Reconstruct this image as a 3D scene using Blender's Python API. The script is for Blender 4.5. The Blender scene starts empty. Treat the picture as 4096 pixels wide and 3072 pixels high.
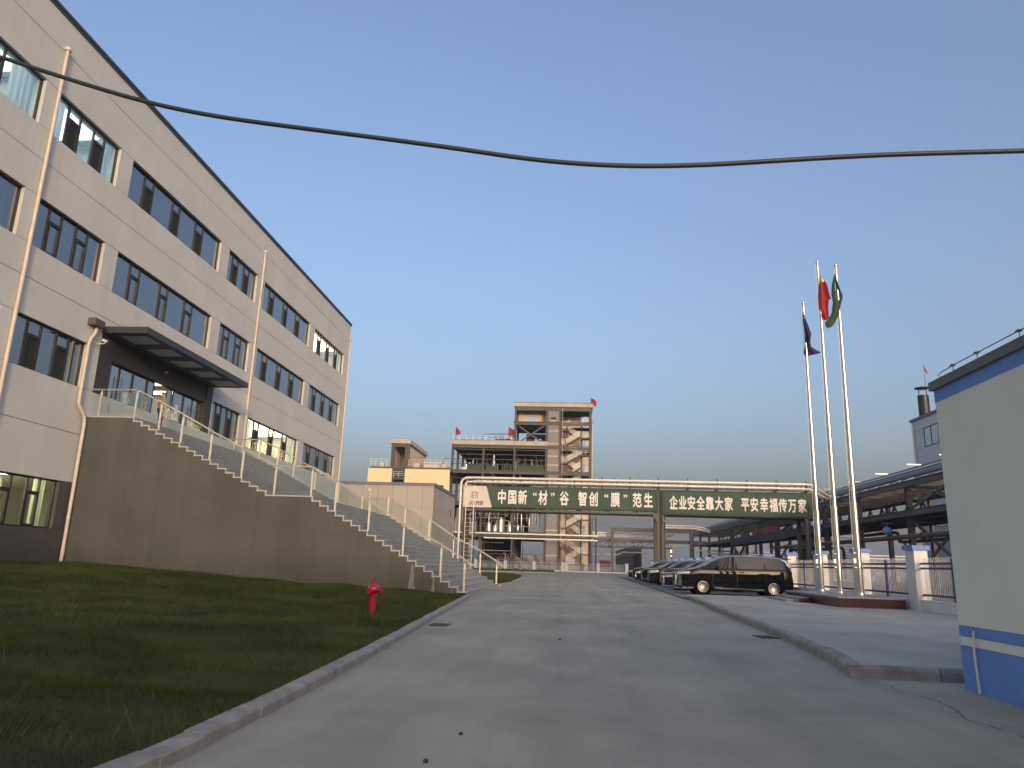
import bpy, bmesh, math, random
import numpy as np
from mathutils import Vector, Matrix
random.seed(7); rng = np.random.default_rng(7)
R = math.radians
SC = bpy.context.scene
COL = SC.collection

# ------------------------------------------------------------------ camera, sky, sun
CAM_PITCH, CAM_ROLL, CAM_YAW, CAM_H = R(13.635), R(1.857), R(4.848), 1.15
cp, sp = math.cos(CAM_PITCH), math.sin(CAM_PITCH)
fw = Vector((-math.sin(CAM_YAW)*cp, math.cos(CAM_YAW)*cp, sp))
r0 = Vector((math.cos(CAM_YAW), math.sin(CAM_YAW), 0)); u0 = r0.cross(fw)
rr = math.cos(CAM_ROLL)*r0 + math.sin(CAM_ROLL)*u0
uu = -math.sin(CAM_ROLL)*r0 + math.cos(CAM_ROLL)*u0
cd = bpy.data.cameras.new('camera'); cam = bpy.data.objects.new('camera', cd); COL.objects.link(cam)
cd.sensor_width = 36; cd.lens = 25.92; cd.clip_start = 0.05; cd.clip_end = 9000
mw = Matrix((( rr.x, uu.x, -fw.x, 0), (rr.y, uu.y, -fw.y, 0), (rr.z, uu.z, -fw.z, CAM_H), (0, 0, 0, 1)))
cam.matrix_world = mw; SC.camera = cam

SUN_EL, SUN_AZ = R(8.0), R(160.0)          # compass bearing of the sun, clockwise from +Y
wd = bpy.data.worlds.new('World'); SC.world = wd; wd.use_nodes = True
nt = wd.node_tree; bg = nt.nodes['Background']
sky = nt.nodes.new('ShaderNodeTexSky'); sky.sky_type = 'NISHITA'; sky.sun_disc = False
sky.sun_elevation = SUN_EL; sky.sun_rotation = SUN_AZ; sky.air_density = 1.0; sky.dust_density = 8.0; sky.ozone_density = 2.5
nt.links.new(sky.outputs[0], bg.inputs[0]); bg.inputs[1].default_value = 0.15
sd = bpy.data.lights.new('sun', 'SUN'); sun = bpy.data.objects.new('sun', sd); COL.objects.link(sun)
sd.energy = 0.52; sd.angle = R(0.8); sd.color = (1.0, 0.86, 0.66)
sdir = Vector((math.sin(SUN_AZ)*math.cos(SUN_EL), math.cos(SUN_AZ)*math.cos(SUN_EL), math.sin(SUN_EL)))
sun.rotation_euler = sdir.to_track_quat('Z', 'Y').to_euler()
SC.view_settings.view_transform = 'Standard'; SC.view_settings.look = 'None'
SC.view_settings.exposure = 1.57; SC.view_settings.gamma = 1.0
SC.view_settings.use_white_balance = True; SC.view_settings.white_balance_temperature = 6950; SC.view_settings.white_balance_tint = 21
SC.render.engine = 'CYCLES'
try:
    SC.cycles.max_bounces = 8; SC.cycles.transparent_max_bounces = 16; SC.cycles.use_denoising = True
    SC.cycles.caustics_reflective = False; SC.cycles.caustics_refractive = False
    SC.cycles.sample_clamp_indirect = 4.0
except Exception: pass

# ------------------------------------------------------------------ materials
def newmat(name):
    m = bpy.data.materials.new(name); m.use_nodes = True
    return m, m.node_tree, m.node_tree.nodes['Principled BSDF']
def M(name, col, rough=0.6, metal=0.0, var=0.12, scale=2.5, bump=0.0, bscale=40, spec=0.5, coat=0.0, stretch=None, streak=0.0):
    m, t, b = newmat(name); N, L = t.nodes, t.links
    b.inputs['Roughness'].default_value = rough; b.inputs['Metallic'].default_value = metal
    b.inputs['Specular IOR Level'].default_value = spec
    if coat: b.inputs['Coat Weight'].default_value = coat; b.inputs['Coat Roughness'].default_value = 0.03
    g = N.new('ShaderNodeNewGeometry'); src = g.outputs['Position']
    if stretch:
        mp = N.new('ShaderNodeMapping'); mp.inputs['Scale'].default_value = stretch
        L.new(src, mp.inputs[0]); src = mp.outputs[0]
    n = N.new('ShaderNodeTexNoise'); n.inputs['Scale'].default_value = scale; n.inputs['Detail'].default_value = 6
    L.new(src, n.inputs['Vector'])
    r = N.new('ShaderNodeValToRGB'); r.color_ramp.elements[0].position = 0.3; r.color_ramp.elements[1].position = 0.7
    r.color_ramp.elements[0].color = (*[c*(1-var) for c in col], 1); r.color_ramp.elements[1].color = (*[min(1, c*(1+var)) for c in col], 1)
    L.new(n.outputs['Fac'], r.inputs[0]); colour = r.outputs[0]
    if streak:      # rain streaks running down the wall, and faint tone shifts
        mp2 = N.new('ShaderNodeMapping'); mp2.inputs['Scale'].default_value = (2.2, 2.2, 0.07); L.new(g.outputs['Position'], mp2.inputs[0])
        n3 = N.new('ShaderNodeTexNoise'); n3.inputs['Scale'].default_value = 1.3; n3.inputs['Detail'].default_value = 7; n3.inputs['Roughness'].default_value = 0.7; L.new(mp2.outputs[0], n3.inputs['Vector'])
        r3 = N.new('ShaderNodeValToRGB'); r3.color_ramp.elements[0].position = 0.34; r3.color_ramp.elements[1].position = 0.62
        q0, q1 = 1-streak*1.6, 1+streak*0.25; r3.color_ramp.elements[0].color = (q0, q0, q0, 1); r3.color_ramp.elements[1].color = (q1, q1, q1, 1); L.new(n3.outputs['Fac'], r3.inputs[0])
        x = N.new('ShaderNodeMix'); x.data_type = 'RGBA'; x.blend_type = 'MULTIPLY'; x.inputs[0].default_value = 1; L.new(colour, x.inputs[6]); L.new(r3.outputs[0], x.inputs[7]); colour = x.outputs[2]
    L.new(colour, b.inputs['Base Color'])
    if bump:
        n2 = N.new('ShaderNodeTexNoise'); n2.inputs['Scale'].default_value = bscale; n2.inputs['Detail'].default_value = 3
        L.new(src, n2.inputs['Vector'])
        bp = N.new('ShaderNodeBump'); bp.inputs['Strength'].default_value = bump; bp.inputs['Distance'].default_value = 0.02
        L.new(n2.outputs['Fac'], bp.inputs['Height']); L.new(bp.outputs[0], b.inputs['Normal'])
    return m
def glass(name, tint, refl=1.0, rough=0.02, ior=1.5, base=0.0):
    m = bpy.data.materials.new(name); m.use_nodes = True; t = m.node_tree; N, L = t.nodes, t.links
    N.remove(N['Principled BSDF']); out = N['Material Output']
    tr = N.new('ShaderNodeBsdfTransparent'); tr.inputs[0].default_value = (*tint, 1)
    gl = N.new('ShaderNodeBsdfGlossy'); gl.inputs['Roughness'].default_value = rough; gl.inputs[0].default_value = (refl, refl, refl, 1)
    fr = N.new('ShaderNodeFresnel'); fr.inputs[0].default_value = ior
    ad = N.new('ShaderNodeMath'); ad.operation = 'ADD'; ad.inputs[1].default_value = base; ad.use_clamp = True
    mx = N.new('ShaderNodeMixShader')
    L.new(fr.outputs[0], ad.inputs[0]); L.new(ad.outputs[0], mx.inputs[0]); L.new(tr.outputs[0], mx.inputs[1]); L.new(gl.outputs[0], mx.inputs[2])
    # gently uneven panes
    g = N.new('ShaderNodeNewGeometry'); n = N.new('ShaderNodeTexNoise'); n.inputs['Scale'].default_value = 0.6; n.inputs['Detail'].default_value = 1
    bp = N.new('ShaderNodeBump'); bp.inputs['Strength'].default_value = 0.08; bp.inputs['Distance'].default_value = 0.05
    L.new(g.outputs['Position'], n.inputs['Vector']); L.new(n.outputs['Fac'], bp.inputs['Height']); L.new(bp.outputs[0], gl.inputs['Normal'])
    L.new(mx.outputs[0], out.inputs[0])
    return m
def emis(name, col, s):
    m, t, b = newmat(name); b.inputs['Base Color'].default_value = (*col, 1)
    b.inputs['Emission Color'].default_value = (*col, 1); b.inputs['Emission Strength'].default_value = s
    return m
def blockmat(name, c1, c2, mortar, scale=1.0, bw=0.4, bh=0.2, ms=0.02):
    m, t, b = newmat(name); N, L = t.nodes, t.links
    tc = N.new('ShaderNodeNewGeometry'); mp = N.new('ShaderNodeMapping'); mp.inputs['Rotation'].default_value = (R(90), 0, 0)
    br = N.new('ShaderNodeTexBrick'); br.inputs['Scale'].default_value = scale; br.inputs['Brick Width'].default_value = bw
    br.inputs['Row Height'].default_value = bh; br.inputs['Mortar Size'].default_value = ms
    br.inputs['Color1'].default_value = (*c1, 1); br.inputs['Color2'].default_value = (*c2, 1); br.inputs['Mortar'].default_value = (*mortar, 1)
    L.new(tc.outputs['Position'], mp.inputs[0]); L.new(mp.outputs[0], br.inputs[0]); L.new(br.outputs[0], b.inputs['Base Color'])
    b.inputs['Roughness'].default_value = 0.9
    return m
def roadmat(name, col, streak=True, crack=False):
    m, t, b = newmat(name); N, L = t.nodes, t.links
    g = N.new('ShaderNodeNewGeometry')
    def noise(scale, detail, stretch=(1, 1, 1), rough=0.6):
        mp = N.new('ShaderNodeMapping'); mp.inputs['Scale'].default_value = stretch; L.new(g.outputs['Position'], mp.inputs[0])
        n = N.new('ShaderNodeTexNoise'); n.inputs['Scale'].default_value = scale; n.inputs['Detail'].default_value = detail; n.inputs['Roughness'].default_value = rough
        L.new(mp.outputs[0], n.inputs['Vector']); return n.outputs['Fac']
    def ramp(src, a, b_, ca, cb):
        r = N.new('ShaderNodeValToRGB'); r.color_ramp.elements[0].position = a; r.color_ramp.elements[1].position = b_
        r.color_ramp.elements[0].color = (ca, ca, ca, 1); r.color_ramp.elements[1].color = (cb, cb, cb, 1); L.new(src, r.inputs[0]); return r.outputs[0]
    def mul(a, b_):
        x = N.new('ShaderNodeMix'); x.data_type = 'RGBA'; x.blend_type = 'MULTIPLY'; x.inputs[0].default_value = 1
        L.new(a, x.inputs[6]); L.new(b_, x.inputs[7]); return x.outputs[2]
    base = N.new('ShaderNodeRGB'); base.outputs[0].default_value = (*col, 1)
    c = mul(base.outputs[0], ramp(noise(0.35, 8), 0.32, 0.7, 0.80, 1.12))
    c = mul(c, ramp(noise(1.5, 7, (1, 0.35, 1)), 0.3, 0.72, 0.83, 1.08))
    c = mul(c, ramp(noise(60, 3), 0.3, 0.7, 0.93, 1.06))
    if streak:
        c = mul(c, ramp(noise(0.9, 4, (1.3, 0.06, 1)), 0.35, 0.65, 0.9, 1.05))
        c = mul(c, ramp(noise(1.4, 9, (1, 0.8, 1), 0.75), 0.60, 0.70, 1.0, 0.86))
    if crack:
        v = N.new('ShaderNodeTexVoronoi'); v.feature = 'DISTANCE_TO_EDGE'; v.inputs['Scale'].default_value = 0.14
        mp = N.new('ShaderNodeMapping'); mp.inputs['Location'].default_value = (3.2, 1.1, 0)
        nn = N.new('ShaderNodeTexNoise'); nn.inputs['Scale'].default_value = 1.2; nn.inputs['Detail'].default_value = 8
        L.new(g.outputs['Position'], nn.inputs['Vector'])
        ad = N.new('ShaderNodeVectorMath'); ad.operation = 'MULTIPLY_ADD'; ad.inputs[1].default_value = (0.9, 0.9, 0.9)
        L.new(nn.outputs['Color'], ad.inputs[0]); L.new(g.outputs['Position'], ad.inputs[2]); L.new(ad.outputs[0], v.inputs['Vector'])
        c = mul(c, ramp(v.outputs['Distance'], 0.0, 0.0022, 0.55, 1.0))
    L.new(c, b.inputs['Base Color']); b.inputs['Roughness'].default_value = 0.85; b.inputs['Specular IOR Level'].default_value = 0.25
    bp = N.new('ShaderNodeBump'); bp.inputs['Strength'].default_value = 0.25; bp.inputs['Distance'].default_value = 0.01
    L.new(noise(90, 4), bp.inputs['Height']); L.new(bp.outputs[0], b.inputs['Normal'])
    return m

m_road = roadmat('road_concrete', (0.395, 0.37, 0.305))
m_plaza = roadmat('plaza_concrete', (0.445, 0.425, 0.37), streak=False)
m_park = roadmat('parking_concrete', (0.27, 0.25, 0.215))
m_ground = roadmat('yard_ground', (0.17, 0.16, 0.145), streak=False)
m_kerb = M('kerb_concrete', (0.30, 0.285, 0.26), 0.9, var=0.25, scale=5, bump=0.5, bscale=60)
m_gutter = M('gutter', (0.07, 0.07, 0.068), 0.9, var=0.2)
m_soil = M('lawn_soil', (0.018, 0.024, 0.008), 0.95, var=0.3, scale=4)
m_wall = M('beige_render', (0.595, 0.605, 0.575), 0.9, var=0.05, scale=0.5, streak=0.03, bump=0.25, bscale=120, spec=0.2)
m_groove = M('wall_groove', (0.05, 0.045, 0.04), 0.9)
m_plinth = M('dark_plinth_render', (0.085, 0.083, 0.085), 0.9, var=0.08, bump=0.25, bscale=120, spec=0.2)
m_cap = M('dark_green_metal', (0.045, 0.06, 0.062), 0.45, var=0.1)
m_frame = M('dark_window_frame', (0.022, 0.022, 0.022), 0.45, var=0.1)
m_pane = glass('window_glass', (0.62, 0.68, 0.70), ior=1.85, base=0.22)
m_door = glass('door_glass', (0.66, 0.72, 0.74), ior=1.9, base=0.34)
m_clear = glass('clear_glass', (0.92, 0.955, 0.94), ior=1.38)
m_tinted = glass('tinted_glass', (0.10, 0.11, 0.115), ior=1.5, base=0.02)
m_screen = M('insect_screen', (0.022, 0.021, 0.02), 0.8, var=0.1)
m_room = M('room_white', (0.62, 0.62, 0.60), 0.9, var=0.03)
m_floor_in = M('room_floor', (0.25, 0.23, 0.2), 0.5, var=0.1)
m_curtain = M('white_curtain', (0.68, 0.70, 0.70), 0.9, var=0.06)
def _translucent(m, f):
    t = m.node_tree; N, L = t.nodes, t.links; b = N['Principled BSDF']; tl = N.new('ShaderNodeBsdfTranslucent'); tl.inputs[0].default_value = (0.8, 0.82, 0.82, 1)
    mx = N.new('ShaderNodeMixShader'); mx.inputs[0].default_value = f; L.new(b.outputs[0], mx.inputs[1]); L.new(tl.outputs[0], mx.inputs[2]); L.new(mx.outputs[0], N['Material Output'].inputs[0])
_translucent(m_curtain, 0.5)
m_lc = emis('cool_ceiling_lamp', (0.74, 1.0, 0.93), 1.7)
m_ly = emis('warm_ceiling_lamp', (1.0, 0.92, 0.50), 3.0)
m_ld = emis('dim_ceiling_lamp', (0.95, 0.97, 1.0), 1.6)
m_lg = emis('greenish_ceiling_lamp', (0.95, 1.0, 0.50), 5.0)
m_pvc = M('beige_pvc', (0.60, 0.53, 0.45), 0.5, var=0.08, scale=3)
m_flank = M('olive_grey_paint', (0.090, 0.091, 0.082), 0.85, var=0.14, scale=0.5, streak=0.07, bump=0.2, bscale=90, spec=0.3)
m_granite = M('grey_granite', (0.33, 0.33, 0.32), 0.7, var=0.2, scale=5, bump=0.1)
m_trim = M('pale_stone_edge', (0.46, 0.44, 0.40), 0.7, var=0.1)
m_stain = M('lime_stain', (0.20, 0.195, 0.18), 0.9, var=0.25, scale=8)
m_steel = M('brushed_stainless', (0.62, 0.60, 0.56), 0.28, 1.0, var=0.06, scale=6)
m_steel2 = M('satin_stainless', (0.66, 0.62, 0.54), 0.42, 0.55, var=0.06)
m_canopy = M('anthracite_panel', (0.035, 0.042, 0.05), 0.5, var=0.1)
m_soffit = M('dark_soffit', (0.045, 0.045, 0.045), 0.6)
m_frost = M('frosted_panel', (0.40, 0.39, 0.37), 0.6, var=0.04)
m_white = M('white_paint', (0.70, 0.69, 0.66), 0.6, var=0.06)
m_paper = M('paper', (0.75, 0.75, 0.74), 0.9, var=0.02)
m_black = M('black_plastic', (0.015, 0.015, 0.016), 0.45, var=0.1)
m_rubber = M('tyre_rubber', (0.008, 0.008, 0.009), 0.95, spec=0.08, var=0.1)
m_gwall = M('gatehouse_wall', (0.85, 0.855, 0.77), 0.9, var=0.05, scale=0.8, streak=0.02, bump=0.25, bscale=130, spec=0.2)
m_blue = M('blue_paint', (0.14, 0.29, 0.68), 0.7, var=0.08, scale=1.5)
m_bluel = M('light_blue_paint', (0.17, 0.25, 0.55), 0.7, var=0.08)
m_navy = M('navy_rail', (0.02, 0.04, 0.16), 0.5)
m_coping = M('grey_coping', (0.17, 0.18, 0.19), 0.8, var=0.08)
m_greyp = M('grey_cladding', (0.40, 0.365, 0.33), 0.8, var=0.06, scale=0.4, streak=0.03)
m_band = M('grey_blue_band', (0.16, 0.17, 0.26), 0.6)
m_girder = M('grey_brown_steel', (0.080, 0.074, 0.068), 0.6, var=0.12)
m_dsteel = M('dark_blue_grey_steel', (0.07, 0.073, 0.075), 0.55, var=0.12)
m_pipew = M('cream_pipe_jacket', (0.72, 0.68, 0.58), 0.35, 0.15, var=0.06)
m_banner = M('green_banner', (0.045, 0.080, 0.056), 0.8, var=0.10, scale=0.5, bump=0.5, bscale=1.2)
m_bannerw = M('white_banner', (0.62, 0.58, 0.52), 0.8, var=0.05, scale=0.6, bump=0.4, bscale=1.2)
m_text = M('white_lettering', (0.74, 0.72, 0.69), 0.8, var=0.02)
m_textd = M('dark_lettering', (0.07, 0.06, 0.05), 0.8, var=0.02)
m_red = M('red_cloth', (0.33, 0.026, 0.034), 0.8, var=0.1)
m_green = M('green_cloth', (0.045, 0.085, 0.06), 0.8, var=0.1)
m_purple = M('navy_cloth', (0.035, 0.032, 0.085), 0.8, var=0.1)
m_yellow = M('yellow_cloth', (0.75, 0.62, 0.05), 0.8)
m_hyd = M('red_enamel', (0.36, 0.012, 0.025), 0.3, var=0.1, scale=8, coat=0.5)
m_redgran = M('red_granite', (0.055, 0.016, 0.018), 0.3, var=0.3, scale=25)
m_iron = M('cast_iron', (0.06, 0.058, 0.055), 0.7, 0.3)
m_cable = M('cable_sheath', (0.022, 0.03, 0.033), 0.5)
m_conc = M('raw_concrete', (0.46, 0.40, 0.335), 0.9, var=0.16, scale=0.8)
m_block = blockmat('aac_block', (0.27, 0.255, 0.24), (0.22, 0.21, 0.20), (0.17, 0.16, 0.15), 1.0, 0.6, 0.25, 0.02)
m_plaster = M('cream_plaster', (0.60, 0.50, 0.385), 0.9, var=0.06, scale=0.5)
m_yel = M('cream_cladding', (0.74, 0.62, 0.37), 0.7, var=0.02, scale=0.4)
m_railw = M('white_handrail', (0.74, 0.70, 0.60), 0.5, var=0.05)
m_tank = M('tank_steel', (0.55, 0.53, 0.50), 0.32, 0.9, var=0.15, scale=1.5)
m_rust = M('brown_pipe_paint', (0.12, 0.055, 0.042), 0.6, var=0.2)
m_net = M('green_mesh_net', (0.05, 0.075, 0.045), 0.9, var=0.2)
m_inside = M('dark_inside', (0.03, 0.03, 0.034), 0.8)
m_hill = M('hazed_hillside', (0.10, 0.115, 0.13), 1.0, var=0.15, scale=0.02)  # blue-grey of distance haze is put into the colour
m_lampred = emis('signal_lamp', (1.0, 0.25, 0.08), 3.0)
m_tarp = M('grey_tarpaulin', (0.26, 0.245, 0.22), 0.8, var=0.15, scale=1, bump=0.6, bscale=2)
m_skin = M('skin', (0.42, 0.24, 0.17), 0.6, var=0.05)
m_hair = M('dark_hair', (0.012, 0.01, 0.009), 0.6)
m_vest = M('khaki_jacket', (0.22, 0.20, 0.145), 0.9, var=0.15, scale=8)
m_trou = M('black_trousers', (0.018, 0.018, 0.02), 0.9)
m_navyc = M('dark_jacket', (0.03, 0.035, 0.05), 0.9)

# ------------------------------------------------------------------ mesh helpers
ORG = {}
class MB:
    def __init__(s): s.v, s.f, s.m, s.c = [], [], [], 0
    def mat(s, i): s.c = i; return s
    def add(s, vs, fs):
        o = len(s.v); s.v += [tuple(v) for v in vs]
        for f in fs: s.f.append([o+i for i in f]); s.m.append(s.c)
        return s
    def box(s, x0, x1, y0, y1, z0, z1):
        return s.add([(x0,y0,z0),(x1,y0,z0),(x1,y1,z0),(x0,y1,z0),(x0,y0,z1),(x1,y0,z1),(x1,y1,z1),(x0,y1,z1)],
            [(0,3,2,1),(4,5,6,7),(0,1,5,4),(1,2,6,5),(2,3,7,6),(3,0,4,7)])
    def bar(s, p, q, w, h, up=(0,0,1)):
        p, q = Vector(p), Vector(q); d = (q-p).normalized(); u = Vector(up)
        if abs(d.dot(u)) > 0.98: u = Vector((0,1,0))
        a = d.cross(u).normalized()*w/2; b = a.cross(d).normalized()*h/2
        vs = [p-a-b, p+a-b, p+a+b, p-a+b, q-a-b, q+a-b, q+a+b, q-a+b]
        return s.add(vs, [(0,1,2,3),(4,7,6,5),(0,4,5,1),(1,5,6,2),(2,6,7,3),(3,7,4,0)])
    def cyl(s, p, q, r, r2=None, n=12, caps=True):
        p, q = Vector(p), Vector(q); r2 = r if r2 is None else r2; d = (q-p).normalized()
        u = Vector((0,0,1)) if abs(d.z) < 0.9 else Vector((1,0,0)); a = d.cross(u).normalized(); b = d.cross(a)
        vs = []
        for c, rad in ((p, r), (q, r2)):
            for k in range(n):
                t = 2*math.pi*k/n; vs.append(c+a*math.cos(t)*rad+b*math.sin(t)*rad)
        fs = [(k, n+k, n+(k+1)%n, (k+1)%n) for k in range(n)]
        if caps: fs += [tuple(range(n)), tuple(range(2*n-1, n-1, -1))]
        return s.add(vs, fs)
    def tube(s, pts, r, n=8):
        pts = [Vector(p) for p in pts]; vs = []; N = len(pts); prev = None
        for i, p in enumerate(pts):
            d = (pts[min(i+1, N-1)]-pts[max(i-1, 0)]).normalized()
            if prev is None:
                u = Vector((0,0,1)) if abs(d.z) < 0.9 else Vector((1,0,0)); a = d.cross(u).normalized()
            else: a = (prev-d*prev.dot(d)).normalized()
            prev = a; b = d.cross(a)
            for k in range(n):
                t = 2*math.pi*k/n; vs.append(p+a*math.cos(t)*r+b*math.sin(t)*r)
        fs = [(i*n+k, i*n+(k+1)%n, (i+1)*n+(k+1)%n, (i+1)*n+k) for i in range(N-1) for k in range(n)]
        fs += [tuple(range(n-1, -1, -1)), tuple(range((N-1)*n, N*n))]
        return s.add(vs, fs)
    def lathe(s, base, prof, n=16):
        base = Vector(base); vs = []
        for r, z in prof:
            for k in range(n):
                t = 2*math.pi*k/n; vs.append(base+Vector((r*math.cos(t), r*math.sin(t), z)))
        fs = [(i*n+k, i*n+(k+1)%n, (i+1)*n+(k+1)%n, (i+1)*n+k) for i in range(len(prof)-1) for k in range(n)]
        fs += [tuple(range(n-1, -1, -1)), tuple(range((len(prof)-1)*n, len(prof)*n))]
        return s.add(vs, fs)
    def prism(s, pts, axis, a0, a1):
        def mk(u, v, a): return (u, a, v) if axis == 'y' else ((a, u, v) if axis == 'x' else (u, v, a))
        n = len(pts); vs = [mk(u, v, a0) for u, v in pts]+[mk(u, v, a1) for u, v in pts]
        fs = [tuple(range(n)), tuple(range(2*n-1, n-1, -1))]+[(k, (k+1)%n, n+(k+1)%n, n+k) for k in range(n)]
        return s.add(vs, fs)
    def build(s, name, mats, parent=None, org=None, smooth=False, recalc=False):
        if not isinstance(mats, (list, tuple)): mats = [mats]
        o = Vector(org) if org is not None else (ORG.get(parent.name, Vector((0,0,0))) if parent else Vector((0,0,0)))
        me = bpy.data.meshes.new(name)
        me.from_pydata([(v[0]-o.x, v[1]-o.y, v[2]-o.z) for v in s.v], [], s.f)
        for m in mats: me.materials.append(m)
        if len(mats) > 1: me.polygons.foreach_set('material_index', s.m)
        if recalc:
            bm = bmesh.new(); bm.from_mesh(me); bmesh.ops.remove_doubles(bm, verts=bm.verts, dist=1e-5); bmesh.ops.recalc_face_normals(bm, faces=bm.faces); bm.to_mesh(me); bm.free()
        if smooth:
            me.polygons.foreach_set('use_smooth', [True]*len(me.polygons))
            try: me.set_sharp_from_angle(angle=R(40))
            except Exception: pass
        me.update()
        ob = bpy.data.objects.new(name, me); COL.objects.link(ob)
        if parent: ob.parent = parent; ORG[ob.name] = o
        else: ob.location = o; ORG[ob.name] = o
        return ob
def tag(o, label, cat, group=None):
    o['label'] = label; o['category'] = cat
    if group: o['group'] = group
    return o
def thing(name, label, cat, loc=(0,0,0), group=None):
    o = bpy.data.objects.new(name, None); COL.objects.link(o); o.location = loc; o.empty_display_size = 0.2
    ORG[o.name] = Vector(loc); return tag(o, label, cat, group)
def struct(o): o['kind'] = 'structure'; return o
def copy_tree(o, parent=None):
    c = o.copy(); COL.objects.link(c); ORG[c.name] = ORG.get(o.name, Vector((0,0,0)))
    if parent: c.parent = parent
    for ch in list(o.children): copy_tree(ch, c)
    return c
def textmesh(body, mat, name, parent, size, sx, place, bold=0.02, depth=0.01, align='CENTER'):
    """lettering as a thin raised mesh; place(u, v, w) turns text plane coordinates into world"""
    c = bpy.data.curves.new('lettering', 'FONT'); c.body = body; c.size = 1.0; c.align_x = align; c.extrude = depth
    c.resolution_u = 2
    o = bpy.data.objects.new('lettering', c); COL.objects.link(o); bpy.context.view_layer.update()
    m1 = bpy.data.meshes.new_from_object(o.evaluated_get(bpy.context.evaluated_depsgraph_get()))
    bpy.data.objects.remove(o)
    og = ORG.get(parent.name, Vector((0,0,0))); V1 = [v.co.copy() for v in m1.vertices]; F1 = [list(p.vertices) for p in m1.polygons]
    vs, fs = [], []
    for k, (dx, dy) in enumerate([(0, 0), (1, 0), (-1, 0), (0, 1), (0, -1)] if bold > 0 else [(0, 0)]):
        n = len(vs)
        for v in V1: vs.append(Vector(place((v.x+dx*bold)*size*sx, (v.y+dy*bold)*size, v.z+k*0.0012))-og)
        fs += [[n+i for i in f] for f in F1]
    me = bpy.data.meshes.new(name); me.from_pydata(vs, [], fs); me.materials.append(mat)
    ob = bpy.data.objects.new(name, me); COL.objects.link(ob); ob.parent = parent; ORG[ob.name] = og
    return ob
def vnoise(x, y, sc, seed=0):
    """smooth value noise on numpy arrays"""
    r = np.random.default_rng(seed); T = r.random((64, 64)); x = np.asarray(x)*sc; y = np.asarray(y)*sc
    xi = np.floor(x).astype(int); yi = np.floor(y).astype(int); fx = x-xi; fy = y-yi
    fx = fx*fx*(3-2*fx); fy = fy*fy*(3-2*fy)
    g = lambda a, b: T[a % 64, b % 64]
    return (g(xi, yi)*(1-fx)+g(xi+1, yi)*fx)*(1-fy)+(g(xi, yi+1)*(1-fx)+g(xi+1, yi+1)*fx)*fy

# ------------------------------------------------------------------ ground, road, kerbs, lawns
struct(MB().add([(-2550,-450,-0.03),(2550,-450,-0.03),(2550,4150,-0.03),(-2550,4150,-0.03)], [(0,1,2,3)]).build('ground', m_ground))
struct(MB().add([(-34,-40,0),(13,-40,0),(13,124,0),(-34,124,0)], [(0,1,2,3)]).build('road', m_road))
struct(MB().add([(4.6,30.6,0.004),(10.6,30.6,0.004),(10.6,90,0.004),(5.6,90,0.004),(4.72,46.5,0.004)], [(0,1,2,3,4)]).build('parking_area', m_park))
struct(MB().add([(4.36,29.6,0.008),(4.60,29.6,0.008),(4.86,46.5,0.008),(5.75,90,0.008),(5.45,90,0.008),(4.62,46.5,0.008)], [(0,1,2,5),(2,3,4,5)]).build('gutter', m_gutter))
LK = [(-2.6,-3),(-2.36,2),(-2.2,4.2),(-2.2,4.7),(-2.22,5.6),(-2.27,7),(-2.36,8.9),(-2.52,11.9),(-2.8,16.5),(-3.12,22.3),(-3.32,25.2)]
def lk(y): return np.interp(y, [p[1] for p in LK], [p[0] for p in LK])
def kerb_row(path, w, h, name, step=1.0, side=-1):
    """kerb stones along a path; path is the road-side bottom edge, stones go to its `side`"""
    mb = MB(); P = [Vector((x, y, 0)) for x, y in path]; segs = []
    for a, b in zip(P[:-1], P[1:]):
        L = (b-a).length; n = max(1, round(L/step))
        for k in range(n): segs.append((a.lerp(b, k/n), a.lerp(b, (k+1)/n)))
    for a, b in segs:
        d = (b-a).normalized(); nrm = Vector((-d.y, d.x, 0))*(-side)*-1; jz = random.uniform(-0.006, 0.006); jo = random.uniform(-0.006, 0.006)
        a2, b2 = a+d*0.006, b-d*0.006; o = nrm*jo
        prof = [(0, -0.02), (0, h*0.72), (0.025, h*0.93), (0.05, h), (w, h), (w, -0.02)]
        vs = [a2+o+nrm*u+Vector((0,0,z+(jz if z > 0 else 0))) for u, z in prof]+[b2+o+nrm*u+Vector((0,0,z+(jz if z > 0 else 0))) for u, z in prof]
        n = len(prof); mb.add(vs, [tuple(range(n)), tuple(range(2*n-1, n-1, -1))]+[(k, (k+1)%n, n+(k+1)%n, n+k) for k in range(n)])
    return struct(mb.build(name, m_kerb, recalc=True))
kerb_row(LK, 0.13, 0.095, 'kerb', 1.0, 1)
PK = [(4.55,30.2),(4.42,28),(4.3,25),(4.1,21.5),(3.93,18),(3.75,14.6),(3.55,12),(3.40,10.3),(3.2,9.25)]
kerb_row(PK, 0.15, 0.14, 'kerb', 1.0, 1)
kerb_row([(3.2,9.25),(4.18,9.2),(10.7,9.1)], 0.15, 0.14, 'kerb', 1.1, 1)
plaza = [(4.65,30.35),(4.55,28),(4.43,25),(4.23,21.5),(4.06,18),(3.88,14.6),(3.68,12),(3.53,10.3),(3.36,9.38),(10.9,9.24),(10.9,31.6)]
struct(MB().add([(x, y, 0.135) for x, y in plaza], [tuple(range(len(plaza)))]).build('pavement', m_plaza))
struct(MB().prism([(4.5,30.2),(8.3,32.1),(8.3,32.45),(4.5,30.55)], 'z', 0.0, 0.15).build('kerb', m_kerb, recalc=True))
cr = []; _c = [(3.2,9.3),(3.42,8.8),(3.36,8.3),(3.5,7.8),(3.42,7.3),(3.3,6.9),(3.42,6.4),(3.3,5.9),(3.46,5.3),(3.4,4.6),(3.5,3.9)]
_r = random.Random(4); pts_ = []
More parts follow.
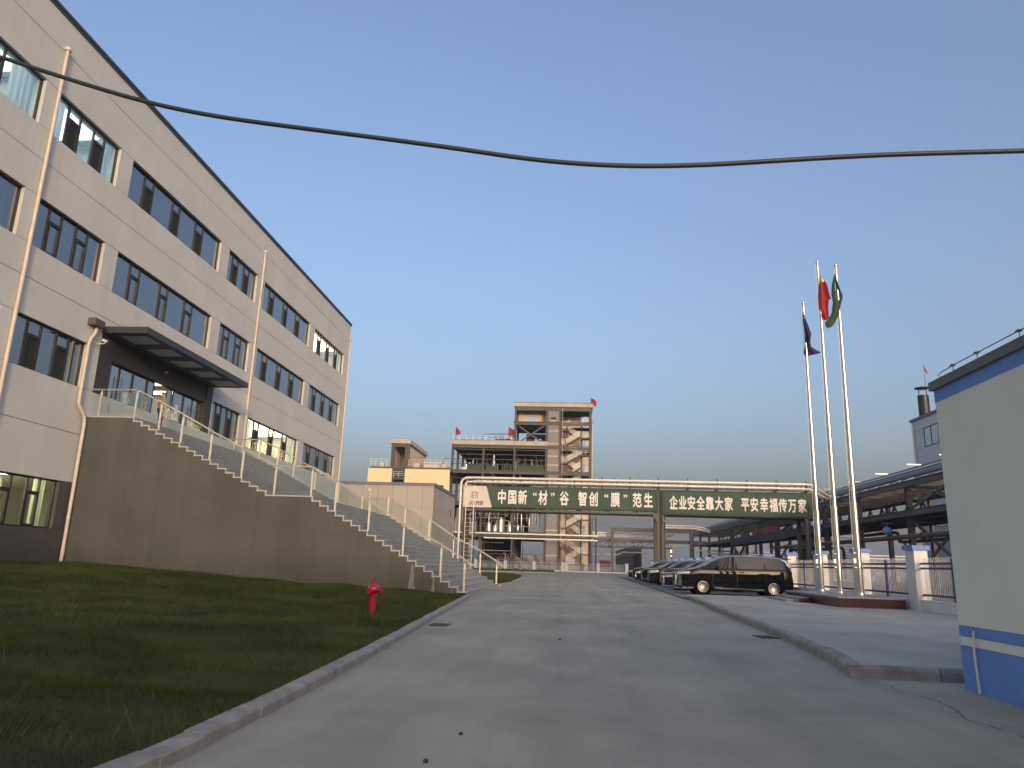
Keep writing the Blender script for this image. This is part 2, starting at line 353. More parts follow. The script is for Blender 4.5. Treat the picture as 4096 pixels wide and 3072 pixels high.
for (xa, ya), (xb, yb) in zip(_c[:-1], _c[1:]):
    for k in range(6): t = k/6; pts_.append((xa+(xb-xa)*t+_r.uniform(-.02, .02), ya+(yb-ya)*t))
for x, y in pts_: w = _r.uniform(.002, .006); cr += [(x-w, y, .003), (x+w, y, .003)]
struct(MB().add(cr, [(2*i, 2*i+1, 2*i+3, 2*i+2) for i in range(len(pts_)-1)]).build('road_crack', m_gutter))
# lawns
def lawn_h(x, y):
    t = np.clip((lk(y)-0.4-x)/14.3, 0, 1); s = t*t*(3-2*t)*0.5+t*0.5
    z = 0.075+0.585*s
    z = z+(vnoise(x+9, y*1.0, 0.8, 3)-0.5)*0.07*np.clip((lk(y)-x)/1.0, 0, 1)+(vnoise(x*0.5, y, 1.9, 5)-0.5)*0.05*np.clip((lk(y)-x)/1.0, 0, 1)
    return z
xs = np.concatenate([np.linspace(0, 1, 70)]); ys = np.linspace(-3, 25.32, 120)
V, F = [], []
for j, y in enumerate(ys):
    x1 = lk(y)-0.10
    for i, t in enumerate(xs): x = x1+(-19.0-x1)*t; V.append((x, y, float(lawn_h(np.array(x), np.array(y)))))
nx = len(xs)
for j in range(len(ys)-1):
    for i in range(nx-1): F.append((j*nx+i, (j+1)*nx+i, (j+1)*nx+i+1, j*nx+i+1))
me = bpy.data.meshes.new('lawn'); me.from_pydata(V, [], F); me.materials.append(m_soil)
me.polygons.foreach_set('use_smooth', [True]*len(F)); lo = bpy.data.objects.new('lawn', me); COL.objects.link(lo); struct(lo)
def grassmat():
    m, t, b = newmat('grass_blades'); N, L = t.nodes, t.links
    a = N.new('ShaderNodeAttribute'); a.attribute_name = 'tint'; r = N.new('ShaderNodeValToRGB')
    e = r.color_ramp.elements; e[0].position = 0.0; e[0].color = (0.014, 0.022, 0.004, 1); e[1].position = 0.8; e[1].color = (0.072, 0.090, 0.022, 1)
    x = e.new(0.93); x.color = (0.075, 0.085, 0.025, 1); x = e.new(1.0); x.color = (0.17, 0.15, 0.07, 1)
    L.new(a.outputs['Fac'], r.inputs[0]); L.new(r.outputs[0], b.inputs['Base Color']); b.inputs['Roughness'].default_value = 0.7
    b.inputs['Specular IOR Level'].default_value = 0.2
    return m
m_grass = grassmat()
def grass(name, xr, yr, dens, hfun, hgt, wid, inside, seed):
    r = np.random.default_rng(seed); n = int((xr[1]-xr[0])*(yr[1]-yr[0])*dens)
    x = r.uniform(*xr, n); y = r.uniform(*yr, n); k = inside(x, y); x, y = x[k], y[k]
    return x, y, np.full(len(x), hgt), np.full(len(x), wid), r
def blades(name, sets, hfun):
    Xs, Ys, Hs, Ws = [np.concatenate([s[i] for s in sets]) for i in range(4)]
    n = len(Xs); r = np.random.default_rng(5)
    z = hfun(Xs, Ys); clump = vnoise(Xs, Ys, 1.6, 11)*0.55+vnoise(Xs, Ys, 5.0, 12)*0.45
    h = Hs*(0.45+1.0*clump)*r.uniform(0.6, 1.25, n); w = Ws*r.uniform(0.7, 1.3, n)
    ang = vnoise(Xs, Ys, 0.9, 21)*9+r.normal(0, 0.9, n); lean = h*r.uniform(0.35, 1.1, n)
    fa = r.uniform(0, 2*math.pi, n)
    dx, dy = np.cos(fa)*w/2, np.sin(fa)*w/2
    v = np.empty((n, 3, 3)); v[:,0] = np.stack([Xs-dx, Ys-dy, z-0.01], 1); v[:,1] = np.stack([Xs+dx, Ys+dy, z-0.01], 1)
    v[:,2] = np.stack([Xs+np.cos(ang)*lean, Ys+np.sin(ang)*lean, z+h], 1)
    me = bpy.data.meshes.new(name); me.vertices.add(n*3); me.vertices.foreach_set('co', v.reshape(-1)); me.loops.add(n*3)
    me.loops.foreach_set('vertex_index', np.arange(n*3)); me.polygons.add(n); me.polygons.foreach_set('loop_start', np.arange(0, n*3, 3)); me.polygons.foreach_set('loop_total', np.full(n, 3))
    tint = np.clip(0.15+0.55*clump*r.uniform(0.6, 1.3, n)+0.25*(vnoise(Xs, Ys, 0.35, 31)-0.4), 0, 0.85)
    dry = r.random(n) < 0.006+0.10*(vnoise(Xs, Ys, 0.7, 77) > 0.72)*(vnoise(Xs, Ys, 2.5, 78) > 0.55); tint[dry] = r.uniform(0.9, 1.0, dry.sum()); v[dry, 2, 2] += h[dry]*0.5
    at = me.attributes.new('tint', 'FLOAT', 'POINT'); at.data.foreach_set('value', np.repeat(tint, 3))
    me.materials.append(m_grass); me.update(); o = bpy.data.objects.new(name, me); COL.objects.link(o)
    o['kind'] = 'stuff'; return o
ins = lambda x, y: (x < lk(y)-0.10-0.05*rng.random(len(x))) & (x > -18.0)
dist = lambda x, y: np.hypot(x, y)
sets = [grass('g', (-9,-2), (2.0,9.5), 3800, None, 0.055, 0.0055, ins, 1),
        grass('g', (-18,-2), (9.5,16), 1400, None, 0.065, 0.009, ins, 2),
        grass('g', (-18,-2), (16,25.3), 650, None, 0.08, 0.013, ins, 3),
        grass('g', (-18,-9), (3,9.5), 1500, None, 0.06, 0.008, ins, 4),
        grass('g', (-16,-2), (3,22), 5, None, 0.24, 0.012, ins, 6)]
tag(blades('grass', sets, lawn_h), 'dark green tufted grass covering the sloping lawn left of the road', 'grass')
# lawns beyond the stairs
L2 = [(-3.35,36.9),(-3.2,42.5),(-3.5,55),(-3.9,64),(-4.8,69.5),(-6.6,72.8),(-9.5,74.2)]
kerb_row(L2, 0.16, 0.13, 'kerb', 1.6, 1)
l2 = [(x-0.14, y) for x, y in L2]+[(-11.4,74.0),(-11.4,36.9)]
struct(MB().add([(x, y, 0.10) for x, y in l2], [tuple(range(len(l2)))]).build('lawn', m_soil))
kerb_row([(-30,97),(-6,98.5),(-3.0,101),(-2.2,104)], 0.16, 0.13, 'kerb', 2.5, 1)
l3 = [(-30,97.2),(-6.1,98.7),(-3.2,101.1),(-2.4,104),(-2.4,122),(-30,122)]
struct(MB().add([(x, y, 0.10) for x, y in l3], [tuple(range(len(l3)))]).build('lawn', m_soil))
def in_l2(x, y): return (x < np.interp(y, [p[1] for p in L2], [p[0] for p in L2])-0.16) & (x > -11.3) & (y < 73)
tag(blades('grass', [grass('g', (-11.3,-3), (37,74), 220, None, 0.14, 0.03, in_l2, 8)], lambda x, y: np.full(len(x), 0.1)), 'grass on the small lawn beyond the entrance stairs', 'grass')
tag(blades('grass', [grass('g', (-28,-2.5), (99,121.5), 70, None, 0.16, 0.06, lambda x, y: x < np.interp(y, [98.7,101,104,122], [-6.3,-3.3,-2.6,-2.6]), 9)], lambda x, y: np.full(len(x), 0.1)), 'browner grass strip in front of the far picket fence', 'grass')
# hills
hv, hf = [], []
for j in range(2):
    for i in range(90):
        x = -900+i*30; h = 62+26*math.sin(i*0.21+1)+12*math.sin(i*0.63)+6*math.sin(i*1.7)
        hv.append((x, 1900+(450 if j else 0), h if j else -5))
hf = [(i, i+1, 91+i, 90+i) for i in range(89)]
struct(MB().add(hv, hf).build('hills', m_hill, smooth=True))

# ------------------------------------------------------------------ unseen hall added behind the camera to throw shade over the near ground
bh = thing('blocker', 'long grey warehouse added unseen behind the camera to shade the near ground', 'building', (0, -70, 0))
def _bh():
    q = MB(); q.box(-70, 60, -95, -62, 0, 13.6); q.build('wall', m_gwall, bh)
    q = MB(); q.prism([(-95.5, 13.601), (-61.6, 13.601), (-61.6, 13.9), (-78.5, 15.2), (-95.5, 13.9)], 'x', -70.4, 60.4); q.build('roof', m_coping, bh)
_bh()

# ------------------------------------------------------------------ office building (long facade on the left)
XF = -17.88; BY0, BY1 = 3.6, 55.5
off = thing('office_building', 'long four storey beige office block with ribbon windows and dark roof edge', 'building', (XF, 30, 0))
ROWS = {4: (14.92, 16.58), 3: (10.88, 12.58), 2: (6.86, 8.54), 1: (1.80, 3.46)}
BAYS = [(4.4, 11.8), (12.7, 20.55), (21.22, 24.84), (25.66, 33.5), (34.4, 37.95), (38.95, 46.7), (47.65, 54.36)]
def row_windows(r):
    if r == 2: return [(4.4, 11.8), (12.7, 20.55), (21.22, 24.84), (25.55, 34.6), (34.72, 37.88), (38.85, 46.6), (47.6, 54.3)]
    if r == 1: return [(4.4, 11.8), (12.7, 20.55), (21.22, 24.64), (38.95, 46.7), (47.65, 54.36)]
    return BAYS
wl = MB(); gv = MB(); pl = MB()
XB = XF-0.30
def wallbox(mb, y0, y1, z0, z1): mb.box(XB, XF, y0, y1, z0, z1)
g = 0.011
# spandrels between the window bands, split by open joints
levels = [(1.80, None), (3.46, 5.19, 6.86), (8.54, 9.77, 10.88), (12.58, 13.83, 14.92), (16.58, 18.05, 19.36)]
for a, b, c in levels[1:]:
    if a == 8.54:      # the entrance opening rises a little into this band
        wallbox(wl, BY0, 25.55, a, b-g); wallbox(wl, 34.6, BY1, a, b-g); wallbox(wl, 25.55, 34.6, 9.22, b-g)
    else: wallbox(wl, BY0, BY1, a, b-g)
    if a == 3.46:      # below the entrance doors
        pass
    wallbox(wl, BY0, BY1, b+g, c)
    gv.box(XB+0.02, XF-0.035, BY0+0.05, BY1-0.05, b-g, b+g)
wallbox(pl, BY0, BY1, -0.1, 1.80)
for r, (z0, z1) in ROWS.items():
    w = row_windows(r); ed = [BY0]+[v for p in w for v in p]+[BY1]
    for y0, y1 in zip(ed[0::2], ed[1::2]):
        if y1-y0 < 0.05: continue
        mb = pl if r == 1 else wl
        wallbox(mb, y0, y1, z0+g*1.6, z1-g*1.6)
        gv.box(XB+0.02, XF-0.035, y0+0.02, y1-0.02, z1-g*1.6, z1); gv.box(XB+0.02, XF-0.035, y0+0.02, y1-0.02, z0, z0+g*1.6)
# far end wall and roof
wl.box(-34, XB-0.002, BY1-0.3, BY1, 0, 19.36)
wl.box(-34, XB-0.002, BY0, BY0+0.3, 0, 19.36)
wl.box(-34.3, -34, BY0, BY1, 0, 19.36)
wl.build('wall', m_wall, off); gv.build('wall_joint', m_groove, off); pl.build('plinth', m_plinth, off)
cp_ = MB(); cp_.box(XB-0.1, XF+0.07, BY0-0.07, BY1+0.07, 19.361, 19.47); cp_.box(XB-0.1, XF+0.035, BY0-0.035, BY1+0.035, 19.25, 19.36)
cp_.build('parapet_cap', m_cap, off)
MB().box(-34, XB-0.11, BY0+0.31, BY1-0.31, 18.9, 19.1).build('roof', m_ground, off)
# floors, ceilings and room walls seen through the glass
rm = MB(); fl = MB()
XBACK = -24.0
for r, (z0, z1) in ROWS.items():
    fz, cz = z0-0.95, z1+0.16
    fl.box(XBACK, XB-0.004, BY0+0.31, BY1-0.31, fz-0.12, fz)
    rm.box(XBACK, XB-0.004, BY0+0.31, BY1-0.31, cz, cz+0.25)
    rm.box(XBACK-0.2, XBACK, BY0+0.31, BY1-0.31, fz, cz)
    w = row_windows(r)
    for (a, b), (c, d) in zip(w[:-1], w[1:]):
        if r == 2 and (b == 25.55 or b == 34.6 or a == 25.55 or c == 25.55): continue
        y = (b+c)/2; rm.box(XBACK, XB-0.004, y-0.08, y+0.08, fz, cz)
rm.box(XBACK, XB-0.004, 25.2, 25.36, 5.9, 9.2); rm.box(XBACK, XB-0.004, 34.62, 34.70, 5.9, 9.2)
rm.box(XF-2.3, XF-2.2, 21.0, 24.7, 0.86, 3.61); rm.build('room_wall', m_room, off); fl.build('room_floor', m_floor_in, off)
def cwave(mb, y0, y1, z0, z1, x, amp=0.035, n=None):
    n = n or max(6, int((y1-y0)/0.045)); vs = []
    ph = random.uniform(0, 6); ks = random.uniform(0.75, 1.2)
    for i in range(n+1):
        t = i/n; dx = amp*math.sin(ph+i*1.05*ks)+amp*0.4*math.sin(i*2.3+ph)
        vs += [(x+dx, y0+(y1-y0)*t, z0), (x+dx*0.8, y0+(y1-y0)*t, z1)]
    mb.add(vs, [(2*i, 2*i+2, 2*i+3, 2*i+1) for i in range(n)])
def window(y0, y1, z0, z1, cas, curt=(), screens=True, open_c=()):
    """one ribbon window: frame, glass, dark insect screens in the narrow casements, curtains"""
    fx0, fx1 = XF-0.21, XF-0.13; f = MB(); t = 0.055
    f.box(fx0, fx1, y0, y1, z0, z0+t); f.box(fx0, fx1, y0, y1, z1-t, z1)
    f.box(fx0, fx1, y0, y0+t, z0+t, z1-t); f.box(fx0, fx1, y1-t, y1, z0+t, z1-t)
    zt = z1-0.50
    for a, b in cas:
        for q in (a, b): f.box(fx0, fx1, q-0.03, q+0.03, z0+t, z1-t)
        f.box(fx0, fx1, a+0.03, b-0.03, zt-0.03, zt+0.03)
        # sash
        s = 0.06; xa, xb = fx0+0.01, fx1+0.018
        f.box(xa, xb, a+0.03, b-0.03, z0+t, z0+t+s); f.box(xa, xb, a+0.03, b-0.03, zt-0.03-s, zt-0.03)
        f.box(xa, xb, a+0.03, a+0.03+s, z0+t+s, zt-0.03-s); f.box(xa, xb, b-0.03-s, b-0.03, z0+t+s, zt-0.03-s)
    fr = f.build('window', m_frame, off)
    p = MB(); ed = [y0]+[v for c in cas for v in c]+[y1]
    for a, b in zip(ed[:-1], ed[1:]):
        tw = random.uniform(-0.004, 0.004)
        p.add([(XF-0.172, a, z0+0.02), (XF-0.172+tw, b, z0+0.02), (XF-0.172+tw, b, z1-0.02), (XF-0.172, a, z1-0.02)], [(0, 1, 2, 3)])
    p.build('pane', m_pane, fr)
    if screens and cas:
        s = MB()
        for a, b in cas: s.box(XF-0.1665, XF-0.164, a+0.1, b-0.1, z0+0.12, zt-0.1)
        s.build('insect_screen', m_screen, fr)
    if curt:
        c = MB()
        for a, b in curt: cwave(c, a, b, z0+0.03, z1-0.03, XF-0.36)
        c.build('curtain', m_curtain, fr)
    return fr
def cas_for(y0, y1):
    L = y1-y0
    if L < 4.2: ks = [(0.21, 0.385), (0.60, 0.775)]
    elif L < 7.2: ks = [(0.165, 0.255), (0.445, 0.53), (0.72, 0.81)]
    else: ks = [(0.148, 0.232), (0.433, 0.511), (0.70, 0.788)]
    return [(y0+a*L, y0+b*L) for a, b in ks]
for r, (z0, z1) in ROWS.items():
    for i, (y0, y1) in enumerate(row_windows(r)):
        if r == 2 and y1 == 34.6: continue
        cur = []
        if r == 4:
            cur = {1: [(y1-1.15, y1-0.1)], 2: [(y0+0.1, y0+0.8), (y1-0.95, y1-0.1)], 3: [(y0+0.08, y0+0.55), (y1-1.5, y1-0.1)], 4: [(y1-0.7, y1-0.08)],
                   5: [(y0+3.9, y0+5.4), (y1-1.4, y1-0.1)], 6: [(y1-1.3, y1-0.1)]}.get(i, [])
        if r == 3: cur = {1: [(y1-1.6, y1-0.2)], 2: [(y1-0.75, y1-0.1)], 3: [(y1-1.2, y1-0.1)], 5: [(y1-1.5, y1-0.1)], 6: [(y1-1.2, y1-0.1)]}.get(i, [])
        if r == 2: cur = {1: [(y1-1.0, y1-0.1)], 2: [(y1-0.75, y1-0.15)], 4: [(y0+0.9, y0+1.6), (y1-0.8, y1-0.1)], 5: [(y0+0.05, y0+1.15), (y1-1.5, y1-0.1)], 6: [(y0+0.05, y0+0.8), (y1-1.3, y1-0.1)]}.get(i, [])
        if r == 1: cur = {2: [(y1-0.85, y1-0.2)]}.get(i, [])
        window(y0, y1, z0, z1, cas_for(y0, y1), cur, screens=not (r == 3 and i in (2, 3, 4)) and r != 1)
# lit rooms: ceiling lamps
def room_lamp(y0, y1, row, mat, n=2):
    """a luminous ceiling of 1.2 m panels"""
    z = ROWS[row][1]+0.155; f = MB()
    for y in np.arange(y0+0.15, y1-0.7, 0.62):
        for x in np.arange(XF-5.6, XF-0.7, 1.24): f.box(x+0.01, x+1.21, y+0.01, y+0.60, z-0.012, z-0.004)
    return f.build('ceiling_lamp', mat, off)
room_lamp(12.7, 20.55, 4, m_lc, 3); room_lamp(21.2, 24.8, 4, m_lc, 1)
room_lamp(47.6, 54.3, 4, m_ly, 3); room_lamp(38.9, 46.6, 2, m_ly, 3); room_lamp(21.2, 24.6, 1, m_lg, 2); room_lamp(12.7, 20.5, 1, m_lg, 3)
room_lamp(12.7, 20.55, 2, m_lg, 1)
# ceiling grid lines in the cool lit rooms
cg = MB()
for y in np.arange(12.8, 24.6, 0.6): cg.box(XBACK, XB-0.02, y, y+0.025, 16.728, 16.737)
for x in np.arange(-23.8, -18.3, 0.6): cg.box(x, x+0.025, 12.6, 24.9, 16.726, 16.735)
cg.build('ceiling_grid', m_coping, off)
# entrance: dark surround, glazed doors, lobby
en = MB(); DX = XF-0.22; ZL = 5.9
en.box(DX-0.06, XF-0.003, 25.56, 26.42, ZL, 9.21)
en.box(DX-0.06, XF-0.003, 34.0, 34.59, ZL, 9.21)
en.box(DX-0.06, XF-0.05, 26.42, 34.0, 8.30, 9.21)
en.build('entrance_surround', m_soffit, off)
lobf = MB(); lobf.box(XBACK, XB, 25.4, 34.6, ZL-0.1, ZL+0.01); lobf.build('lobby_floor', m_floor_in, off)
lob = MB(); lob.box(-22.3, -22.2, 25.4, 28.8, ZL, 9.0); lob.box(-21.2, -21.1, 31.8, 34.4, ZL, 9.0); lob.build('lobby_wall', m_room, off)
ll = MB(); [ll.box(x, x+1.1, y, y+.56, 8.66, 8.68) for x in (-21.9, -20.6, -19.4) for y in np.arange(25.8, 34, 1.9)]; ll.build('ceiling_lamp', emis('lobby_lamp', (1.0, 0.97, 0.84), 1.6), off)
cb = MB(); cb.box(-19.3, -18.9, 26.3, 27.2, ZL+0.02, ZL+0.85); cb.build('lobby_counter', m_yel, off)
leaves = [(26.42,27.30,1),(27.30,28.20,1),(28.25,29.25,0),(29.30,29.85,0),(30.85,31.30,0),(31.40,32.30,0),(32.35,33.15,1),(33.15,33.98,1)]
for i, (a, b, dr) in enumerate(leaves):
    f = MB(); t = 0.05; x0, x1 = DX-0.05, DX
    f.box(x0, x1, a, a+t, ZL, 8.30); f.box(x0, x1, b-t, b, ZL, 8.30); f.box(x0, x1, a+t, b-t, 8.30-t, 8.30); f.box(x0, x1, a+t, b-t, ZL, ZL+0.09)
    d = f.build('door' if dr else 'side_light', m_frame, off)
    MB().box(DX-0.03, DX-0.02, a+t, b-t, ZL+0.09, 8.25).build('pane', m_door, d)
    if dr:
        y = b-0.13 if i in (0, 6) else a+0.13
        h = MB(); h.cyl((DX+0.06, y, ZL+0.5), (DX+0.06, y, ZL+1.95), 0.018, n=8)
        for z in (ZL+0.62, ZL+1.83): h.cyl((DX-0.02, y, z), (DX+0.06, y, z), 0.012, n=6)
        h.build('handle', m_black, d)
    if i == 1:
        for k, ch in enumerate('先进'):
            textmesh(ch, m_text, 'lettering', d, 0.24, 1.0, lambda u, v, w, k=k: (DX-0.012+w*0.1, 27.93+u, ZL+0.80-0.30*k+v), bold=0.0)
    if i == 5: MB().box(DX-0.018, DX-0.014, 31.72, 31.98, ZL+1.40, ZL+1.82).build('notice', m_paper, d)
# canopy over the entrance
ca = MB(); CX = -16.08
ca.box(XF, CX, 25.5, 34.5, 9.17, 9.42)
canopy = ca.build('canopy', m_canopy, off)
mb = MB()
for k in range(5):
    y = 25.95+k*1.78; mb.box(CX-1.32, CX-0.28, y-0.02, y+1.0, 9.155, 9.168)
mb.build('soffit_panel', m_frost, canopy)
# rain pipes
def downpipe(y, z0, z1, hop=True, x=XF+0.085, r=0.062):
    p = MB(); p.cyl((x, y, z0), (x, y, z1), r, n=12)
    for z in np.arange(z0+1.6, z1-0.3, 1.6): p.cyl((x, y, z), (x, y, z+0.07), r+0.010, n=12)
    if hop: p.cyl((x, y, z1-0.02), (x, y, z1+0.10), r+0.05, r+0.06, n=12)
    o = p.build('downpipe', m_pvc, off, smooth=True)
    q = MB()
    for z in np.arange(z0+1.5, z1-0.3, 1.6): q.box(XF, x, y-0.02, y+0.02, z, z+0.03)
    q.build('pipe_bracket', m_black, o)
downpipe(21.08, 0.4, 18.12); downpipe(38.4, 6.0, 18.12); downpipe(55.40, 0.2, 18.1); downpipe(11.9, 0.4, 18.12)
cpz = MB(); x = XF+0.12
cpz.tube([(x, 25.0, 9.2), (x, 25.0, 9.05), (x, 24.92, 8.9), (x, 24.78, 8.7), (x, 24.72, 8.5), (x, 24.72, 6.4), (x, 24.74, 6.22), (x+0.02, 24.9, 6.05), (x+0.03, 25.08, 5.9), (x+0.03, 25.16, 5.72), (x+0.03, 25.18, 5.5), (x+0.03, 25.18, 0.55)], 0.062, 12)
for z in (8.1, 6.9, 4.4, 2.2, 1.0): cpz.cyl((x+(0.03 if z < 5 else 0), 24.72 if z > 6 else 25.18, z), (x+(0.03 if z < 5 else 0), 24.72 if z > 6 else 25.18, z+0.06), 0.074)
o = cpz.build('downpipe', m_pvc, off, smooth=True)
MB().box(XF, XF+0.3, 24.62, 25.2, 9.22, 9.48).build('gutter_box', m_girder, o)

# ------------------------------------------------------------------ entrance stairs
SY0, SY1 = 25.33, 36.80
def stair_profile():
    pts = []; x = -15.95; z = ZL; tr = 5.25/17; ri = (ZL-3.2)/18
    pts.append((XF+0.003, z)); pts.append((x, z))
    for k in range(17):
        z -= ri; pts.append((x, z)); x += tr; pts.append((x, z))
    z = 3.2; pts.append((x, z)); x = -9.0; pts.append((x, z)); tr = 5.55/19; ri = 3.2/20
    for k in range(19):
        z -= ri; pts.append((x, z)); x += tr; pts.append((x, z))
    pts.append((x, 0.0)); return pts
SP = stair_profile()
st = thing('entrance_stairs', 'broad grey granite flight up to the entrance with a dark painted side wall', 'stairs', (-9, 31, 0))
MB().prism(SP+[(XF+0.003, 0.0)], 'y', SY0+0.06, SY1-0.06).build('step_flight', m_granite, st)
low = [(x, z-0.035) for x, z in SP[:-1]]
fp = []
for i, (x, z) in enumerate(SP[:-1]): fp.append((x-(0.03 if i else 0), z-0.035))
fp = fp+[(SP[-1][0]-0.03, -0.05), (XF+0.003, -0.05)]
MB().prism(fp, 'y', SY0, SY0+0.058).build('side_wall', m_flank, st)
MB().prism(fp, 'y', SY1-0.058, SY1).build('side_wall', m_flank, st)
tr_ = MB()
for ya, yb in ((SY0-0.012, SY0+0.057), (SY1-0.057, SY1+0.012)):
    for (xa, za), (xb, zb) in zip(SP[:-1], SP[1:]):
        if abs(za-zb) < 1e-6: tr_.box(xa-0.03, xb+0.012, ya, yb, za-0.032, za+0.004)
        else: tr_.box(xa-0.029, xa+0.006, ya, yb, zb+0.005, za-0.033)
tr_.build('edge_trim', m_trim, st)
ns = MB(); jt = MB()
for (xa, za), (xb, zb) in zip(SP[:-1], SP[1:]):
    if abs(za-zb) < 1e-6: ns.box(xb-0.06, xb+0.012, SY0+0.058, SY1-0.058, za-0.026, za+0.004); jt.box(xb, xb+0.004, SY0+0.058, SY1-0.058, za-0.036, za-0.027)  # dark strip under each nosing paints in its shadow line
ns.build('tread_nosing', M('nosing_granite', (0.34, 0.34, 0.34), 0.6, var=0.2, scale=6), st); jt.build('riser_shadow_line', m_groove, st)
# lime streaks on the side wall
sm = MB()
for xc, z0, z1, wa, wb in ((-5.32, 0.13, 1.02, 0.03, 0.13), (-4.58, 0.10, 0.72, 0.02, 0.05), (-3.95, 0.05, 0.40, 0.01, 0.015)):
    n = 14; L_, R_ = [], []
    for i in range(n+1):
        t = i/n; z = z1+(z0-z1)*t; w = wa+(wb-wa)*t+random.uniform(-0.012, 0.012)
        if i == 0: w *= 0.5
        L_.append((xc-w+random.uniform(-.01,.01), SY0-0.002, z)); R_.append((xc+w+random.uniform(-.01,.01), SY0-0.002, z))
    sm.add(L_+R_, [(i, i+1, n+2+i, n+1+i) for i in range(n)])
sm.build('lime_stain', m_stain, st)
# glass railings along both sides
def zst(x):
    z = None
    for (xa, za), (xb, zb) in zip(SP[:-1], SP[1:]):
        if abs(za-zb) < 1e-6 and xa-1e-6 <= x <= xb+1e-6: z = za
    return z if z is not None else 0.0
def railing(y, label):
    t = thing('glass_railing', label, 'railing', (-9, y, 0), 'glass railings of the entrance stairs')
    H = 1.02; px = [-17.45, -16.05, -15.05, -14.15, -12.98, -11.72, -10.46, -9.12, -8.22, -6.98, -5.72, -4.38, -3.56]
    zp = [zst(x) for x in px]
    def zr(x): return np.interp(x, px, [z+H for z in zp])
    zp[-1] = zst(-3.56)
    top = [(px[0]-0.35, zp[0]+H)]+[(x, z+H) for x, z in zip(px, zp)]
    top[1:3] = [(px[0], ZL+H), (px[1], ZL+H)]
    slope = (top[-1][1]-top[-2][1])/(top[-1][0]-top[-2][0]); top.append((px[-1]+0.42, top[-1][1]+slope*0.42))
    for x, z, (tx, tz) in zip(px, zp, top[1:]):
        p = MB(); p.bar((x, y-0.022, z), (x, y-0.022, tz-0.1), 0.055, 0.012, up=(0,1,0)); p.bar((x, y+0.022, z), (x, y+0.022, tz-0.1), 0.055, 0.012, up=(0,1,0))
        p.cyl((x, y, tz-0.12), (x, y, tz), 0.01, n=6); p.box(x-0.06, x+0.06, y-0.05, y+0.05, z, z+0.012)
        for f in (0.28, 0.74): p.cyl((x-0.05, y, z+(tz-z)*f), (x+0.05, y, z+(tz-z)*f), 0.016, n=8)
        p.build('post', m_steel2, t)
    hb = MB()
    for (xa, za), (xb, zb) in zip(top[:-1], top[1:]): hb.bar((xa-0.015, y, za+0.02), (xb+0.015, y, zb+0.02), 0.075, 0.05)
    hb.build('handrail', M('handrail_steel', (0.42, 0.40, 0.37), 0.4, 0.8, var=0.05), t)
    for (xa, za), (xb, zb) in zip(top[1:-2], top[2:-1]):
        MB().prism([(xa+0.06, za-0.86), (xb-0.06, zb-0.86), (xb-0.06, zb-0.09), (xa+0.06, za-0.09)], 'y', y-0.006, y+0.006).build('glass_panel', m_clear, t)
    return t
railing(SY0+0.14, 'nearer glass railing with flat steel posts, above the dark side wall')
railing(SY1-0.14, 'farther glass railing with flat steel posts, on the stair side towards the grey building')

# ------------------------------------------------------------------ small things near the office
def cctv(label, loc, aim, parent_x, size=1.0, name='security_camera'):
    t = thing(name, label, 'camera', loc); p = Vector(loc); a = Vector(aim).normalized()
    k_ = size
    b = MB(); b.bar(p-a*0.14*k_, p+a*0.14*k_, 0.09*k_, 0.09*k_); b.bar(p-a*0.10*k_+Vector((0,0,0.055*k_)), p+a*0.20*k_+Vector((0,0,0.055*k_)), 0.11*k_, 0.012); b.build('housing', m_white, t)
    MB().cyl(p+a*0.141*k_, p+a*0.155*k_, 0.035*k_, n=10).build('lens', m_black, t)
    k = MB(); k.tube([p-Vector((0,0,0.05*k_)), p-Vector((0,0,0.12*k_)), Vector((parent_x, p.y, p.z-0.12*k_))], 0.016, 6); k.build('bracket', m_white, t)
cctv('white security camera on a bracket at the left end of the entrance canopy', (-17.55, 25.3, 8.78), (1.0, -0.25, -0.35), XF, 0.9)
cctv('small white security camera under the entrance canopy above the doors', (-17.85, 30.2, 8.85), (1.0, 0.1, -0.35), XF-.05, 0.5)
# hydrant
hy = thing('fire_hydrant', 'red fire hydrant standing in the grass near the kerb', 'hydrant', (-3.85, 14.77, 0.08))
b = MB(); b.lathe((-3.85, 14.77, 0.06), [(0.095,0),(0.095,0.03),(0.07,0.05),(0.07,0.36),(0.085,0.375),(0.085,0.40),(0.075,0.41),(0.10,0.44),(0.115,0.49),(0.11,0.545),(0.085,0.58),(0.055,0.60),(0.04,0.615),(0.04,0.66),(0.032,0.665)], 20)
hb = b.build('barrel', m_hyd, hy, smooth=True)
b = MB(); b.cyl((-3.80, 14.74, 0.555), (-3.70, 14.70, 0.555), 0.055, n=14); b.cyl((-3.70, 14.70, 0.555), (-3.675, 14.69, 0.555), 0.07, n=6); b.build('outlet', m_hyd, hy)
b = MB(); b.cyl((-3.87, 14.70, 0.53), (-3.89, 14.62, 0.53), 0.05, n=14); b.cyl((-3.89, 14.62, 0.53), (-3.895, 14.60, 0.53), 0.062, n=6); b.build('outlet', m_hyd, hy)
MB().lathe((-3.85, 14.77, 0.725), [(0.028,0),(0.028,0.05),(0.018,0.055)], 5).build('valve_nut', m_hyd, hy)
